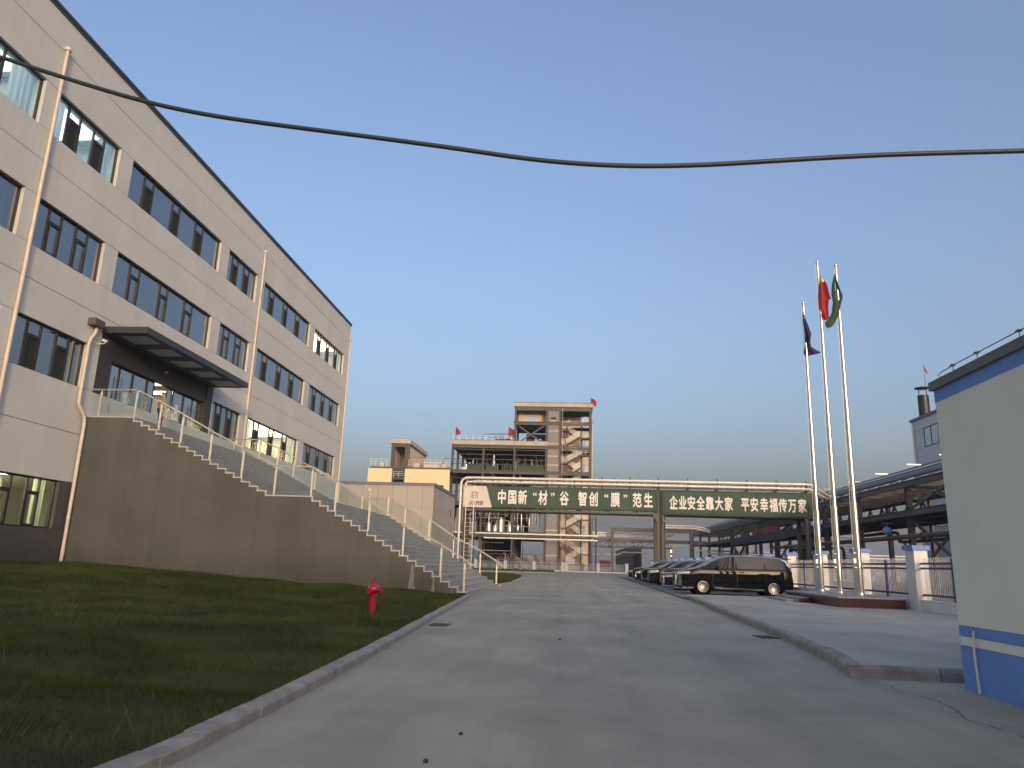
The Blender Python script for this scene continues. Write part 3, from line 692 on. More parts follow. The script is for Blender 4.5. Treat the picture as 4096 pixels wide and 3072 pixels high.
# drain grates
def grate(x, y, rz, label):
    t = thing('drain_grate', label, 'drain', (x, y, 0)); c, s = math.cos(rz), math.sin(rz); w, l = 0.15, 0.24
    T = lambda u, v, z: (x+u*c-v*s, y+u*s+v*c, z); f = MB()
    for u in (-w, w): f.bar(T(u, -l, 0.006), T(u, l, 0.006), 0.03, 0.012)
    for v in (-l, l): f.bar(T(-w, v, 0.006), T(w, v, 0.006), 0.03, 0.012)
    for v in np.linspace(-l, l, 10)[1:-1]: f.bar(T(-w, v, 0.006), T(w, v, 0.006), 0.022, 0.012)
    f.build('grate', m_iron, t); MB().add([T(-w,-l,0.003), T(w,-l,0.003), T(w,l,0.003), T(-w,l,0.003)], [(0,1,2,3)]).build('pit', m_inside, t)
grate(-2.38, 14.05, 0, 'cast iron drain grate in the road beside the lawn kerb')
grate(3.5, 14.2, R(8), 'cast iron drain grate in the road beside the pavement kerb on the right')
# pebbles
for i, (x, y, s, lb) in enumerate([(-0.73, 5.41, 0.016, 'dark pebble lying on the road, farther one of the pair near the bottom edge'), (-0.83, 4.66, 0.018, 'dark pebble lying on the road, the one nearest the bottom edge'), (-0.15, 12.2, 0.02, 'lone dark pebble in the middle of the road')]):
    bm = bmesh.new(); bmesh.ops.create_icosphere(bm, subdivisions=2, radius=s)
    for v in bm.verts: v.co *= random.uniform(0.8, 1.15); v.co.z = v.co.z*0.7+s*0.55
    me = bpy.data.meshes.new('pebble'); bm.to_mesh(me); bm.free(); me.materials.append(m_iron)
    o = bpy.data.objects.new('pebble', me); COL.objects.link(o); o.location = (x, y, 0); tag(o, lb, 'stone')
# overhead cable
W = [(-9,6.9),(-6.59,6.21),(-5.78,5.93),(-5.25,5.74),(-4.58,5.51),(-4.04,5.34),(-3.36,5.19),(-2.54,5.06),(-1.77,4.94),(-1.03,4.82),(-0.39,4.70),(0.24,4.635),(0.77,4.62),(1.29,4.635),(1.85,4.67),(2.64,4.71),(3.22,4.72),(3.84,4.73),(4.55,4.74),(6.5,4.9),(9,5.3)]
wx = np.linspace(-9, 9, 120); wz = np.interp(wx, [p[0] for p in W], [p[1] for p in W])
for _ in range(6): wz[1:-1] = (wz[:-2]+wz[1:-1]*2+wz[2:])/4
tag(MB().tube([(x, 6.0, z) for x, z in zip(wx, wz)], 0.0215, 10).build('overhead_cable', m_cable, smooth=True, org=(0, 6, 4.6)), 'thick dark cable sagging across the sky above the road', 'cable')

# ------------------------------------------------------------------ gatehouse on the right
gh = thing('gatehouse', 'grey rendered gatehouse with blue base, blue roof band and grey coping', 'building', (8, 4, 0))
GX, GY = 4.18, 8.68
MB().box(GX, 12, -3.4, GY, 0.655, 3.10).build('wall', m_gwall, gh)
MB().box(GX-0.004, 12, -3.404, GY+0.004, -0.05, 0.448).build('base_band', m_blue, gh)
MB().box(GX, 12, -3.4, GY, 0.452, 0.543).build('stripe', m_gwall, gh)
MB().box(GX-0.004, 12, -3.404, GY+0.004, 0.547, 0.651).build('upper_band', m_blue, gh)
j = MB()
for z in (0.448, 0.543, 0.651): j.box(GX+0.01, 11.9, -3.39, GY-0.01, z, z+0.004)
j.build('dark_joint', m_black, gh)  # thin black lines between the painted bands
MB().box(GX-0.004, 12, -3.404, GY+0.004, 3.10, 3.245).build('roof_band', m_blue, gh)
cpg = MB(); cpg.box(GX-0.04, 12.1, -3.45, GY+0.045, 3.245, 3.345); cpg.build('coping', m_coping, gh)
rd = MB(); rd.tube([(GX+0.05, 8.50, 3.345), (GX+0.0, 8.56, 3.40), (GX+0.02, 8.50, 3.425), (GX+0.02, 8.2, 3.435), (GX+0.02, -3, 3.435)], 0.006, 6)
for y in (8.25, 7.75, 7.0, 6.2, 5.4, 4.6): rd.cyl((GX+0.02, y, 3.34), (GX+0.02, y, 3.435), 0.005, n=6); rd.box(GX, GX+0.04, y-0.03, y+0.03, 3.428, 3.445)
rd.build('lightning_rod', m_coping, gh)
dp = MB(); dp.tube([(GX-0.03, 8.34, 0.615), (GX-0.03, 8.35, 0.5), (GX-0.032, 8.36, 0.42), (GX-0.036, 8.345, 0.25), (GX-0.04, 8.32, 0.02)], 0.012, 10); dp.build('waste_pipe', m_white, gh, smooth=True)

# ------------------------------------------------------------------ boundary fence on the right
FX = 10.7
bf = thing('boundary_fence', 'white picket fence with blue rails between capped pillars beyond the flagpoles', 'fence', (FX, 40, 0))
PY = [15.4, 19.9, 24.42, 28.95, 33.5, 38.0, 42.5, 47.0, 51.5, 56.0, 60.5, 65, 69.5, 74, 78.5, 83, 87.5, 92, 96.5, 101]
for y in PY:
    p = MB(); p.box(FX-0.2, FX+0.2, y-0.31, y-0.006, 0.05, 1.93); p.box(FX-0.2, FX+0.2, y+0.006, y+0.31, 0.05, 1.93); p.box(FX-0.18, FX+0.18, y-0.02, y+0.02, 0.05, 1.92)
    o = p.build('pillar', m_white, bf)
    MB().box(FX-0.26, FX+0.26, y-0.38, y+0.38, 1.93, 2.07).build('cap', m_bluel, o)
for a, b_ in zip(PY[:-1], PY[1:]):
    MB().box(FX-0.11, FX+0.11, a+0.311, b_-0.311, 0.0, 0.46).build('base_wall', m_white, bf)
    k = MB(); y = a+0.40
    while y < b_-0.38:
        k.prism([(y-0.015, 0.50), (y+0.015, 0.50), (y+0.015, 1.64), (y, 1.70), (y-0.015, 1.64)], 'x', FX-0.004, FX+0.004); y += 0.107
    k.build('picket_panel', m_white, bf)
    r_ = MB()
    for z in (0.60, 1.38, 1.52): r_.box(FX-0.04, FX-0.005, a+0.311, b_-0.311, z-0.03, z+0.03)
    ym = (a+b_)/2; r_.box(FX-0.06, FX+0.03, ym-0.045, ym+0.045, 0.46, 1.66)
    r_.build('rail', m_navy, bf)

# ------------------------------------------------------------------ flag poles on the red plinth
fp_ = thing('flag_plinth', 'low red granite platform with grey top and side steps', 'plinth', (9.4, 27.5, 0))
MB().box(8.35, 10.36, 24.62, 30.4, 0.1, 0.41).build('base', m_redgran, fp_)
MB().box(8.31, 10.38, 24.58, 30.44, 0.41, 0.46).build('top_slab', m_granite, fp_)
s = MB(); s.box(7.95, 8.30, 27.4, 30.4, 0.13, 0.30); s.box(7.62, 7.94, 27.9, 30.4, 0.13, 0.215); s.build('step', m_granite, fp_)
s = MB(); s.box(7.93, 8.30, 27.36, 27.395, 0.13, 0.285); s.build('step_end', m_redgran, fp_)
poles = [(9.15, 28.7, 11.62, 'leftmost and shortest looking steel flagpole, flying the dark navy flag'), (9.15, 26.78, 12.55, 'tall middle steel flagpole flying the red flag'), (9.15, 24.96, 11.65, 'rightmost steel flagpole, flying the dark green flag')]
for x, y, h, lb in poles:
    t = thing('flag_pole', lb, 'flagpole', (x, y, 0.46), 'flagpoles on the granite plinth')
    b = MB(); b.lathe((x, y, 0.46), [(0.095,0),(0.092,2.9),(0.098,2.9),(0.098,2.95),(0.075,2.96),(0.072,6.2),(0.077,6.2),(0.077,6.25),(0.058,6.26),(0.055,h-2.4),(0.06,h-2.4),(0.06,h-2.36),(0.046,h-2.35),(0.042,h-0.5)], 18)
    b.build('pole', m_steel, t, smooth=True)
    MB().lathe((x, y, h-0.04), [(0.05,0),(0.065,0.03),(0.06,0.07),(0.02,0.1)], 14).build('finial', m_steel, t, smooth=True)
    MB().lathe((x, y, 0.46), [(0.17,0),(0.17,0.03),(0.12,0.05),(0.11,0.12)], 16).build('base_collar', m_steel, t, smooth=True)
    MB().tube([(x-0.08, y-0.05, h-0.1), (x-0.13, y-0.06, 6), (x-0.16, y-0.06, 1.75)], 0.008, 5).build('halyard', m_white, t)
    c = MB(); c.box(x-0.17, x-0.11, y-0.09, y-0.05, 1.5, 1.62); c.cyl((x-0.17, y-0.07, 1.35), (x-0.09, y-0.07, 1.35), 0.03); c.cyl((x-0.17, y-0.07, 1.8), (x-0.09, y-0.07, 1.8), 0.03); c.build('winch', m_steel, t)
def flag(name, label, y, rows, mat, fold=0.1, seed=0, extra=None):
    """drooping cloth: rows of (z, x_left, x_right), folded in depth"""
    r = random.Random(seed); n = 14; vs = []; zs = [a[0] for a in rows][::-1]; xl = [a[1] for a in rows][::-1]; xr = [a[2] for a in rows][::-1]
    m = 26; Z = np.linspace(zs[-1], zs[0], m)
    for j, z in enumerate(Z):
        a, b = np.interp(z, zs, xl), np.interp(z, zs, xr)
        for i in range(n+1):
            t = i/n; vs.append((a+(b-a)*t, y-0.02+fold*math.sin(t*9+z*1.7+seed)*min(1, (b-a)*4)+0.05*math.sin(z*4+seed), z+0.03*math.sin(t*7+seed)))
    fs = [(j*(n+1)+i, j*(n+1)+i+1, (j+1)*(n+1)+i+1, (j+1)*(n+1)+i) for j in range(m-1) for i in range(n)]
    mb = MB().add(vs, fs); o = mb.build(name, mat, smooth=True, org=(9.15, y, rows[0][0]))
    md = o.modifiers.new('thickness', 'SOLIDIFY'); md.thickness = 0.006
    return tag(o, label, 'flag')
f1 = flag('flag', 'dark navy flag with a pale mark hanging from the leftmost flagpole', 28.62, [(11.2,9.07,9.12),(10.8,9.07,9.2),(10.45,9.07,9.30),(10.28,9.07,9.36),(10.2,9.08,9.34),(9.95,9.08,9.31),(9.75,9.06,9.36),(9.6,9.02,9.62),(9.54,9.0,9.72),(9.46,9.0,9.48),(9.40,9.03,9.2)], m_purple, 0.07, 1)
f2 = flag('flag', 'limp red flag with a yellow patch at its top corner on the middle flagpole', 26.70, [(11.95,9.18,9.2),(11.7,9.17,9.32),(11.6,9.12,9.38),(11.3,9.1,9.44),(11.05,9.08,9.52),(11.0,9.08,9.44),(10.7,9.07,9.4),(10.5,9.12,9.39),(10.22,9.18,9.37)], m_red, 0.06, 2)
f3 = flag('flag', 'long dark green flag with pale lettering curling from the rightmost flagpole', 24.88, [(11.25,9.02,9.05),(10.9,8.95,9.16),(10.7,8.94,9.22),(10.55,8.93,9.27),(10.4,8.94,9.26),(10.2,8.94,9.18),(9.95,8.88,9.1),(9.8,8.82,9.06),(9.65,8.72,9.0),(9.5,8.6,8.93),(9.4,8.62,8.86),(9.34,8.68,8.76)], m_green, 0.05, 3)
MB().add([(9.2,26.60,11.93),(9.29,26.58,11.70),(9.22,26.58,11.66),(9.19,26.60,11.74)], [(0,1,2,3)]).build('yellow_star', m_yellow, f2)
textmesh('大特', m_text, 'lettering', f3, 0.17, 0.7, lambda u, v, w: (8.93-v*0.6+u*0.35, 24.78, 10.02+v*0.3+u*1.1), 0.01)
textmesh('大', m_text, 'lettering', f1, 0.2, 0.7, lambda u, v, w: (9.20+u, 28.50, 10.0+v), 0.01)

# ------------------------------------------------------------------ parked cars (front towards -X)
CARS = {
 'van': dict(L=5.32, W=1.92, top=[(0,.74),(.04,.92),(.15,1.02),(.55,1.13),(1.0,1.24),(1.12,1.28),(1.6,1.55),(2.0,1.74),(2.35,1.81),(3.0,1.85),(4.0,1.83),(4.8,1.77),(5.05,1.72),(5.16,1.5),(5.26,1.15),(5.32,.8)], belt=1.20, cowl=1.12, rf=2.1, rr=4.98, axles=(1.16,4.37), wr=.365, clear=.20, pillars=[2.72,3.98], tumble=.13),
 'suv': dict(L=4.85, W=1.94, top=[(0,.70),(.03,.90),(.12,1.02),(.5,1.09),(1.2,1.15),(1.35,1.17),(1.8,1.45),(2.15,1.63),(2.5,1.70),(3.0,1.73),(3.8,1.71),(4.35,1.64),(4.6,1.3),(4.78,1.12),(4.85,.8)], belt=1.10, cowl=1.35, rf=2.25, rr=4.2, axles=(.92,3.82), wr=.37, clear=.24, pillars=[2.62,3.6], tumble=.17),
 'sedan': dict(L=4.92, W=1.86, top=[(0,.58),(.03,.72),(.12,.80),(.5,.89),(1.2,.97),(1.4,.99),(1.9,1.24),(2.3,1.40),(2.7,1.46),(3.1,1.46),(3.6,1.38),(4.1,1.18),(4.4,1.10),(4.8,1.05),(4.88,.9),(4.92,.65)], belt=.93, cowl=1.4, rf=2.35, rr=3.5, axles=(.95,3.85), wr=.335, clear=.17, pillars=[2.75,3.55], tumble=.20),
}
def paint(name, col):
    m, t, b = newmat(name); b.inputs['Base Color'].default_value = (*col, 1); b.inputs['Roughness'].default_value = 0.35; b.inputs['Metallic'].default_value = 0.0
    b.inputs['Coat Weight'].default_value = 1.0; b.inputs['Coat Roughness'].default_value = 0.015; b.inputs['Specular IOR Level'].default_value = 0.0; b.inputs['Coat IOR'].default_value = 1.42
    N, L = t.nodes, t.links; n = N.new('ShaderNodeTexNoise'); n.inputs['Scale'].default_value = 900
    r = N.new('ShaderNodeValToRGB'); r.color_ramp.elements[0].color = (*[c*0.8 for c in col], 1); r.color_ramp.elements[1].color = (*[c*1.3 for c in col], 1)
    L.new(n.outputs['Fac'], r.inputs[0]); L.new(r.outputs[0], b.inputs['Base Color']); return m
m_chrome = M('chrome', (0.75, 0.75, 0.76), 0.12, 1.0, var=0.02)
m_rim = M('alloy_rim', (0.42, 0.42, 0.43), 0.25, 1.0, var=0.05)
m_cglass = M('dark_car_glass', (0.012, 0.013, 0.015), 0.03, spec=0.32, var=0.0)
m_lens = M('headlamp_lens', (0.55, 0.57, 0.6), 0.08, 0.3, var=0.15, scale=30, coat=1.0)
m_tail = M('tail_lamp_lens', (0.16, 0.006, 0.008), 0.1, coat=1.0)
m_plate = M('number_plate', (0.10, 0.22, 0.14), 0.5)
def car(kind, name, label, fx, y, mat, group, det):
    C_ = CARS[kind]; L, W2 = C_['L'], C_['W']/2
    t = thing(name, label, 'car', (fx+L/2, y, 0), group); ox, oy = fx, y
    P = lambda x, yy, z: (ox+x, oy+yy, z)
    tx = [p[0] for p in C_['top']]; tz = [p[1] for p in C_['top']]
    xs = sorted(set(np.round(np.concatenate([np.linspace(0, .5, 9), np.linspace(.5, L-.4, 52), np.linspace(L-.4, L, 8)]), 3)))
    xd = np.linspace(0, L, 400); zd = np.interp(xd, tx, tz)
    for _ in range(60): zd[1:-1] = (zd[:-2]+2*zd[1:-1]+zd[2:])/4
    top = lambda x: float(np.interp(x, xd, zd))
    def hw(x):
        a = max(0, 1-x/.85); b = max(0, 1-(L-x)/.6); return W2*(1-.30*a**2.4-.20*b**2.4)
    rows = 14; ring = []
    for x in xs:
        zt, w = top(x), hw(x); belt = min(C_['belt']+0.02*(x-2)/2, zt-.05); zc = C_['clear']+.10*max(0, 1-x/.35)+.14*max(0, 1-(L-x)/.5)
        cab = max(0, min(1, (zt-C_['belt']-.02)/.35)); wr_ = w*(1-.04)-C_['tumble']*cab
        sh = zt-.05 if zt-belt > .12 else belt+(zt-belt)*.45
        r = [(0, zc), (w*.80, zc), (w*.955, zc+.03), (w*.985, zc+.14), (w*.995, .52), (w, .68), (w*.995, belt-.14), (w*.975, belt-.03), (w*.955, belt),
             (w*.955+(wr_-w*.955)*.5, belt+(sh-belt)*.5), (wr_, sh), (wr_*.88, zt-.018), (wr_*.5, zt+.004), (0, zt+.012)]
        ring.append([(x, yy, z) for yy, z in r])
    vs, fs_b, fs_g = [], [], []
    for r in ring: vs += [P(x, -yy, z) for x, yy, z in r]
    n0 = len(vs)
    for r in ring: vs += [P(x, yy, z) for x, yy, z in r]
    for i in range(len(xs)-1):
        xm = (xs[i]+xs[i+1])/2
        for k in range(rows-1):
            gl = False; zt = top(xm)
            if k in (8, 9) and zt > C_['belt']+.12 and xm < C_['rr']+.1 and not any(abs(xm-q) < .05 for q in C_['pillars']): gl = True
            if k >= 10 and (C_['cowl']+.05 < xm < C_['rf']): gl = k >= 11
            if k >= 11 and (C_['rr'] < xm < L-.12) and kind != 'sedan' and zt > C_['belt']+.05: gl = True
            if k >= 11 and kind == 'sedan' and C_['rr']+.1 < xm < 4.2: gl = True
            for off_, flip in ((0, True), (n0, False)):
                a, b, c, d = off_+i*rows+k, off_+(i+1)*rows+k, off_+(i+1)*rows+k+1, off_+i*rows+k+1
                (fs_g if gl else fs_b).append((a, d, c, b) if flip else (a, b, c, d))
    for off_, flip in ((0, True), (n0, False)):
        for e in (0, len(xs)-1):
            f = [off_+e*rows+k for k in range(rows)]; fs_b.append(tuple(f))
    # bodywork, with dark wheel arches
    mb = MB(); mb.add(vs, fs_b); mb.mat(1)
    for ax in C_['axles']:
        for s in (-1, 1):
            yy = s*(hw(ax)+.004); mb.cyl(P(ax, yy-s*.3, C_['wr']+.01), P(ax, yy, C_['wr']+.01), C_['wr']+.055, n=28)
    body = mb.build('body', [mat, m_rubber], t, smooth=True)
    mb = MB(); mb.add(vs, fs_g); mb.build('window', m_cglass, t, smooth=True)
    # wheels
    for ax in C_['axles']:
        for s in (-1, 1):
            w = hw(ax)+.012; wr = C_['wr']; c = P(ax, s*(w-.11), wr)
            q = MB(); o_ = Vector(c); yy = Vector((0, s, 0))
            prof = [(wr*.66, .10), (wr*.70, .118), (wr*.9, .118), (wr*.975, .10), (wr, .06), (wr, -.10), (wr*.66, -.10)]
            vv = []; n = 30
            for rad, dy in prof:
                for k in range(n): a = 2*math.pi*k/n; vv.append(o_+yy*dy+Vector((math.cos(a)*rad, 0, math.sin(a)*rad)))
            q.add(vv, [(i*n+k, i*n+(k+1)%n, (i+1)*n+(k+1)%n, (i+1)*n+k) for i in range(len(prof)-1) for k in range(n)])
            wh = q.build('wheel', m_rubber, t, smooth=True, recalc=True)
            q = MB(); q.mat(1).cyl(o_+yy*.05, o_+yy*.06, wr*.67, n=26); q.mat(0); R1 = wr*.66
            q.cyl(o_+yy*.06, o_+yy*.112, wr*.15, n=12); ns_ = 15
            for k in range(ns_):
                a = 2*math.pi*k/ns_; a2 = a+.32
                q.bar(o_+yy*.098+Vector((math.cos(a), 0, math.sin(a)))*wr*.14, o_+yy*.106+Vector((math.cos(a2), 0, math.sin(a2)))*R1, .022, .03, up=(0,1,0))
            for k in range(26):
                a, b = 2*math.pi*k/26, 2*math.pi*(k+1)/26
                q.bar(o_+yy*.105+Vector((math.cos(a), 0, math.sin(a)))*R1, o_+yy*.105+Vector((math.cos(b), 0, math.sin(b)))*R1, .02, .02, up=(0,1,0))
            q.build('rim', [m_rim, m_black], wh)
    # side mirrors, handles
    xm = C_['cowl']+.72
    for s in (-1, 1):
        q = MB(); zb = C_['belt']+.06; yb = hw(xm)
        bm = bmesh.new(); bmesh.ops.create_icosphere(bm, subdivisions=2, radius=1); q.add([P(xm+v.co.x*.09, s*(yb+.11)+v.co.y*.12, zb+.04+v.co.z*.085) for v in bm.verts], [[v.index for v in f.verts] for f in bm.faces]); bm.free()
        q.bar(P(xm+.02, s*(yb-.06), zb-.02), P(xm, s*(yb+.06), zb+.01), .06, .04); q.build('mirror', m_black, t, smooth=True)
    q = MB()
    for s in (-1, 1):
        for hx in (([2.50, 2.95] if kind == 'van' else [2.55, 3.5])):
            q.bar(P(hx-.11, s*(hw(hx)+.018), C_['belt']-.15), P(hx+.11, s*(hw(hx)+.018), C_['belt']-.15), .025, .035)
    q.build('door_handle', mat, t)
    # door shut lines
    q = MB()
    for s in (-1, 1):
        for hx in ([1.62, 2.74, 4.02] if kind == 'van' else [1.5, 2.62, 3.55]):
            w = hw(hx); q.add([P(hx-.006, s*(w*.995+.003), .36), P(hx+.006, s*(w*.995+.003), .36), P(hx+.006, s*(w+.004), .68), P(hx-.006, s*(w+.004), .68)], [(0,1,2,3)])
            q.add([P(hx-.006, s*(w+.004), .68), P(hx+.006, s*(w+.004), .68), P(hx+.006, s*(w*.995+.004), C_['belt']-.14), P(hx-.006, s*(w*.995+.004), C_['belt']-.14)], [(0,1,2,3)])
    q.build('shut_line', m_black, t)
    # window line and roof rails
    def sideline(fn, x0, x1, r, nm, m, n=24):
        q = MB()
        for s in (-1, 1): q.tube([P(x, s*fn(x)[0], fn(x)[1]) for x in np.linspace(x0, x1, n)], r, 6)
        return q.build(nm, m, t, smooth=True)
    def roofedge(x):
        w = hw(x); zt = top(x); cab = max(0, min(1, (zt-C_['belt']-.02)/.35)); return w*.96-C_['tumble']*cab+.010, zt-.055
    if det.get('line', True): sideline(roofedge, C_['cowl']+.12, C_['rr']+.05, .013, 'window_trim', m_chrome)
    if det.get('rails'):
        sideline(lambda x: (roofedge(x)[0]-.06, roofedge(x)[1]+.10), C_['rf']+.15, C_['rr']-.1, .018, 'roof_rail', m_chrome)
    # front: grille, headlamps, bumper strip, plate
    zb = C_['clear']
    yw = hw(0.02)
    gz0, gz1, gw = det.get('grille', (zb+.22, zb+.50, .42))
    q = MB(); q.add([P(-.014, -gw, gz0), P(-.014, gw, gz0), P(-.006, gw*.95, gz1), P(-.006, -gw*.95, gz1), P(.05, -gw, gz0), P(.05, gw, gz0), P(.05, gw*.95, gz1), P(.05, -gw*.95, gz1)], [(0,3,2,1),(0,1,5,4),(1,2,6,5),(2,3,7,6),(3,0,4,7)])
    gr = q.build('grille', m_black, t)
    q = MB(); nb = det.get('bars', 5)
    if det.get('vert'):
        for k in range(nb): yy = -gw+2*gw*(k+.5)/nb; q.bar(P(-.022, yy, gz0+.02), P(-.014, yy*.95, gz1-.02), .018, .012)
    else:
        for k in range(nb): z = gz0+(gz1-gz0)*(k+.5)/nb; q.bar(P(-.020, -gw*.96, z), P(-.020, gw*.96, z), .012, .012)
    if det.get('frame'):
        for s in (-1, 1): q.bar(P(-.02, s*gw, gz0), P(-.012, s*gw*.95, gz1), .03, .03)
        q.bar(P(-.02, -gw, gz0), P(-.02, gw, gz0), .03, .03); q.bar(P(-.014, -gw*.95, gz1), P(-.014, gw*.95, gz1), .03, .03)
    q.build('grille_bars', m_chrome, gr)
    hz = det.get('lampz', zb+.46); hh = det.get('lamph', .11)
    for s in (-1, 1):
        q = MB(); N_ = 8; pts = []
        for k in range(N_+1):
            x = .02+.55*(k/N_)**1.3; pts.append((x, hw(x)*.992+.008))
        inner = (-.004, .50*W2/.95)
        ring2 = [P(inner[0], s*inner[1], hz-hh*.35), P(inner[0]+.01, s*inner[1], hz+hh*.45)]
        for k, (x, w) in enumerate(pts): ring2 += [P(x, s*w, hz-hh*(.5-.3*k/N_)+.03*k/N_), P(x+.02, s*(w-.012), hz+hh*.5+.06*k/N_)]
        q.add(ring2, [(2*k, 2*k+2, 2*k+3, 2*k+1) for k in range(N_+1)]); q.build('headlight', m_lens if det.get('bright', True) else m_cglass, t, smooth=True)
    q = MB(); q.bar(P(-.02, -.22, zb+.20), P(-.02, .22, zb+.20), .012, .14, up=(0,0,1)); q.build('number_plate', m_plate, t)
    q = MB(); pts = [P(x*1.0, s_*(hw(x)*.98+.006), zb+.06) for s_, seq in ((-1, np.linspace(.5, .0, 8)), (1, np.linspace(.0, .5, 8))) for x in seq]
    q.tube(pts, .022, 6); q.build('bumper_strip', m_chrome if det.get('strip') else m_black, t)
    for s in (-1, 1):
        x0 = L-.10; q = MB(); q.add([P(x0-.22, s*(hw(x0-.22)*.985+.006), C_['belt']-.17), P(L-.03, s*(hw(L-.03)*.98+.004), C_['belt']-.17), P(L-.05, s*(hw(L-.05)*.97+.004), C_['belt']-.05), P(x0-.25, s*(hw(x0-.25)*.985+.006), C_['belt']-.06)], [(0,1,2,3)]); q.build('tail_light', m_tail, t)
    return t, P, hw, top
GRP = 'dark cars parked nose out in a row beside the road'
p_black, p_blue, p_green, p_black2 = paint('black_car_paint', (.006,.006,.007)), paint('blue_car_paint', (.010,.016,.045)), paint('grey_green_car_paint', (.022,.026,.027)), paint('soft_black_car_paint', (.010,.011,.012))
t, P, hw, top = car('van', 'minivan', 'large black minivan with chrome side trim, nearest of the parked row', 4.98, 37.0, p_black, GRP,
    dict(grille=(.42,.86,.60), vert=True, bars=14, lampz=.93, lamph=.10, strip=True))
q = MB()
for s in (-1, 1):
    y_ = lambda x: s*(hw(x)*.99+.012)
    q.bar(P(1.68, y_(1.7), .315), P(3.95, y_(3.9), .285), .02, .055); q.bar(P(1.68, y_(1.7), .33), P(2.0, y_(2), .325), .024, .085)
    q.bar(P(.25, s*(hw(.25)*.98+.01), .30), P(.72, s*(hw(.72)*.99+.01), .30), .02, .08)
    # rear quarter wedge
    q.add([P(4.72, s*(hw(4.7)-.125), 1.70), P(5.0, s*(hw(5)-.105), 1.64), P(5.22, s*(hw(5.2)-.02), 1.27), P(5.10, s*(hw(5.1)-.02), 1.27), P(4.96, s*(hw(4.96)-.085), 1.58)], [(0,1,4),(1,2,3,4)])
    for k in range(5): q.bar(P(.07+.035*k, s*(hw(.05+.04*k)*.99+.008), .36), P(.03+.035*k, s*(hw(.05+.04*k)*.985+.012), .90), .014, .012)
q.build('side_trim', m_chrome, t)
MB().prism([(4.98+4.86, 1.765), (4.98+5.24, 1.72), (4.98+5.26, 1.69), (4.98+4.92, 1.70)], 'y', 37.0-.78, 37.0+.78).build('rear_spoiler', p_black, t)
car('sedan', 'parked_car', 'dark blue saloon with framed chrome grille, parked next to the minivan', 5.10, 42.6, p_blue, GRP, dict(grille=(.36,.68,.45), vert=True, bars=8, frame=True, lampz=.70, lamph=.09, strip=True))
car('suv', 'parked_car', 'dark grey green car with plain front, between the blue saloon and the upright suv', 5.55, 47.3, p_green, GRP, dict(grille=(.45,.62,.40), bars=2, lampz=.86, lamph=.06))
car('suv', 'parked_car', 'black suv with wide chrome barred grille joining its bright headlights', 5.30, 52.5, p_black2, GRP, dict(grille=(.52,.90,.55), bars=4, lampz=.86, lamph=.17))
car('suv', 'parked_car', 'plain black suv with blunt unlit front and silver lower lip', 5.32, 57.6, p_black, GRP, dict(grille=(.55,.85,.5), bars=1, lampz=.95, lamph=.05, bright=False, strip=True, line=True))
car('sedan', 'parked_car', 'black saloon with very bright pale headlight, low between two suvs', 5.30, 62.8, p_black, GRP, dict(grille=(.36,.62,.4), bars=5, frame=True, lampz=.70, lamph=.15))
car('suv', 'parked_car', 'tall black suv with bright roof rails, last but one down the row', 5.50, 68.0, p_black2, GRP, dict(grille=(.5,.9,.5), bars=3, lampz=.92, lamph=.06, bright=False, rails=True))
car('sedan', 'parked_car', 'black saloon farthest down the row of parked cars', 5.55, 74.0, p_black, GRP, dict(grille=(.36,.62,.4), bars=3, lampz=.70, lamph=.09))

# ------------------------------------------------------------------ pipe bridge with banners
GYY = 78.0
gb = thing('pipe_bridge', 'steel pipe bridge across the road carrying cream pipes on its top', 'bridge', (7, GYY, 0))
for x0, x1 in ((-11.35, -11.0), (8.75, 9.15), (9.25, 9.62), (23.6, 24.0), (24.5, 24.9)):
    c = MB()
    for yy in (GYY-0.15, GYY+2.6):
        c.box(x0, x1, yy-0.02+0.0, yy+0.02, 0, 8.9); c.box(x0, x0+0.03, yy-0.2, yy+0.2, 0, 8.9); c.box(x1-0.03, x1, yy-0.2, yy+0.2, 0, 8.9)
    c.build('column', m_girder, gb)
cb2 = MB()
for x in (8.6,): cb2.prism([(8.75, 5.7), (8.35, 6.3), (8.35, 6.55), (8.75, 6.55)], 'y', GYY-0.35, GYY+0.05)
cb2.build('corbel', m_girder, gb)
for yy in (GYY, GYY+2.6):
    b = MB(); b.box(-11.4, 24.9, yy-0.15, yy+0.15, 8.72, 9.0); b.box(-11.4, 24.9, yy-0.15, yy+0.15, 6.42, 6.62)
    for i in range(12):
        x = -11.2+i*3.0; b.bar((x, yy, 6.6), (x+1.5, yy, 8.75), 0.14, 0.14); b.bar((x+1.5, yy, 8.75), (x+3.0, yy, 6.6), 0.14, 0.14)
    b.build('truss_girder', m_girder, gb)
d = MB(); d.box(-11.3, 24.8, GYY+0.151, GYY+2.44, 6.44, 6.5)
for x in np.arange(-11, 24.8, 3.0): d.box(x-0.08, x+0.08, GYY+0.151, GYY+2.44, 8.72, 8.95)
d.build('cross_deck', m_dsteel, gb)
s = MB()
for x in [-8.3,-5.4,-2.5,.3,3.2,6.1,9.0,12.0,15.0,18.0,20.95,23.9]: s.box(x-0.07, x+0.07, GYY-0.25, GYY-0.1, 9.0, 10.22); s.box(x-0.05, x+0.05, GYY-0.25, GYY+2.0, 9.10, 9.2)
s.build('pipe_support', m_dsteel, gb)
def arc(p, q, r, c, n=6): return p
pp = MB(); y1 = GYY-0.50
pp.tube([(-11.62, y1, 0), (-11.62, y1, 8.8), (-11.60, y1, 9.25), (-11.45, y1, 9.58), (-11.1, y1, 9.75), (-10.6, y1, 9.78), (23.6, y1, 9.86), (24.3, y1, 9.82), (24.75, y1+.2, 9.6), (26.6, y1+2.0, 8.95), (27.4, y1+2.6, 8.9)], 0.125, 12)
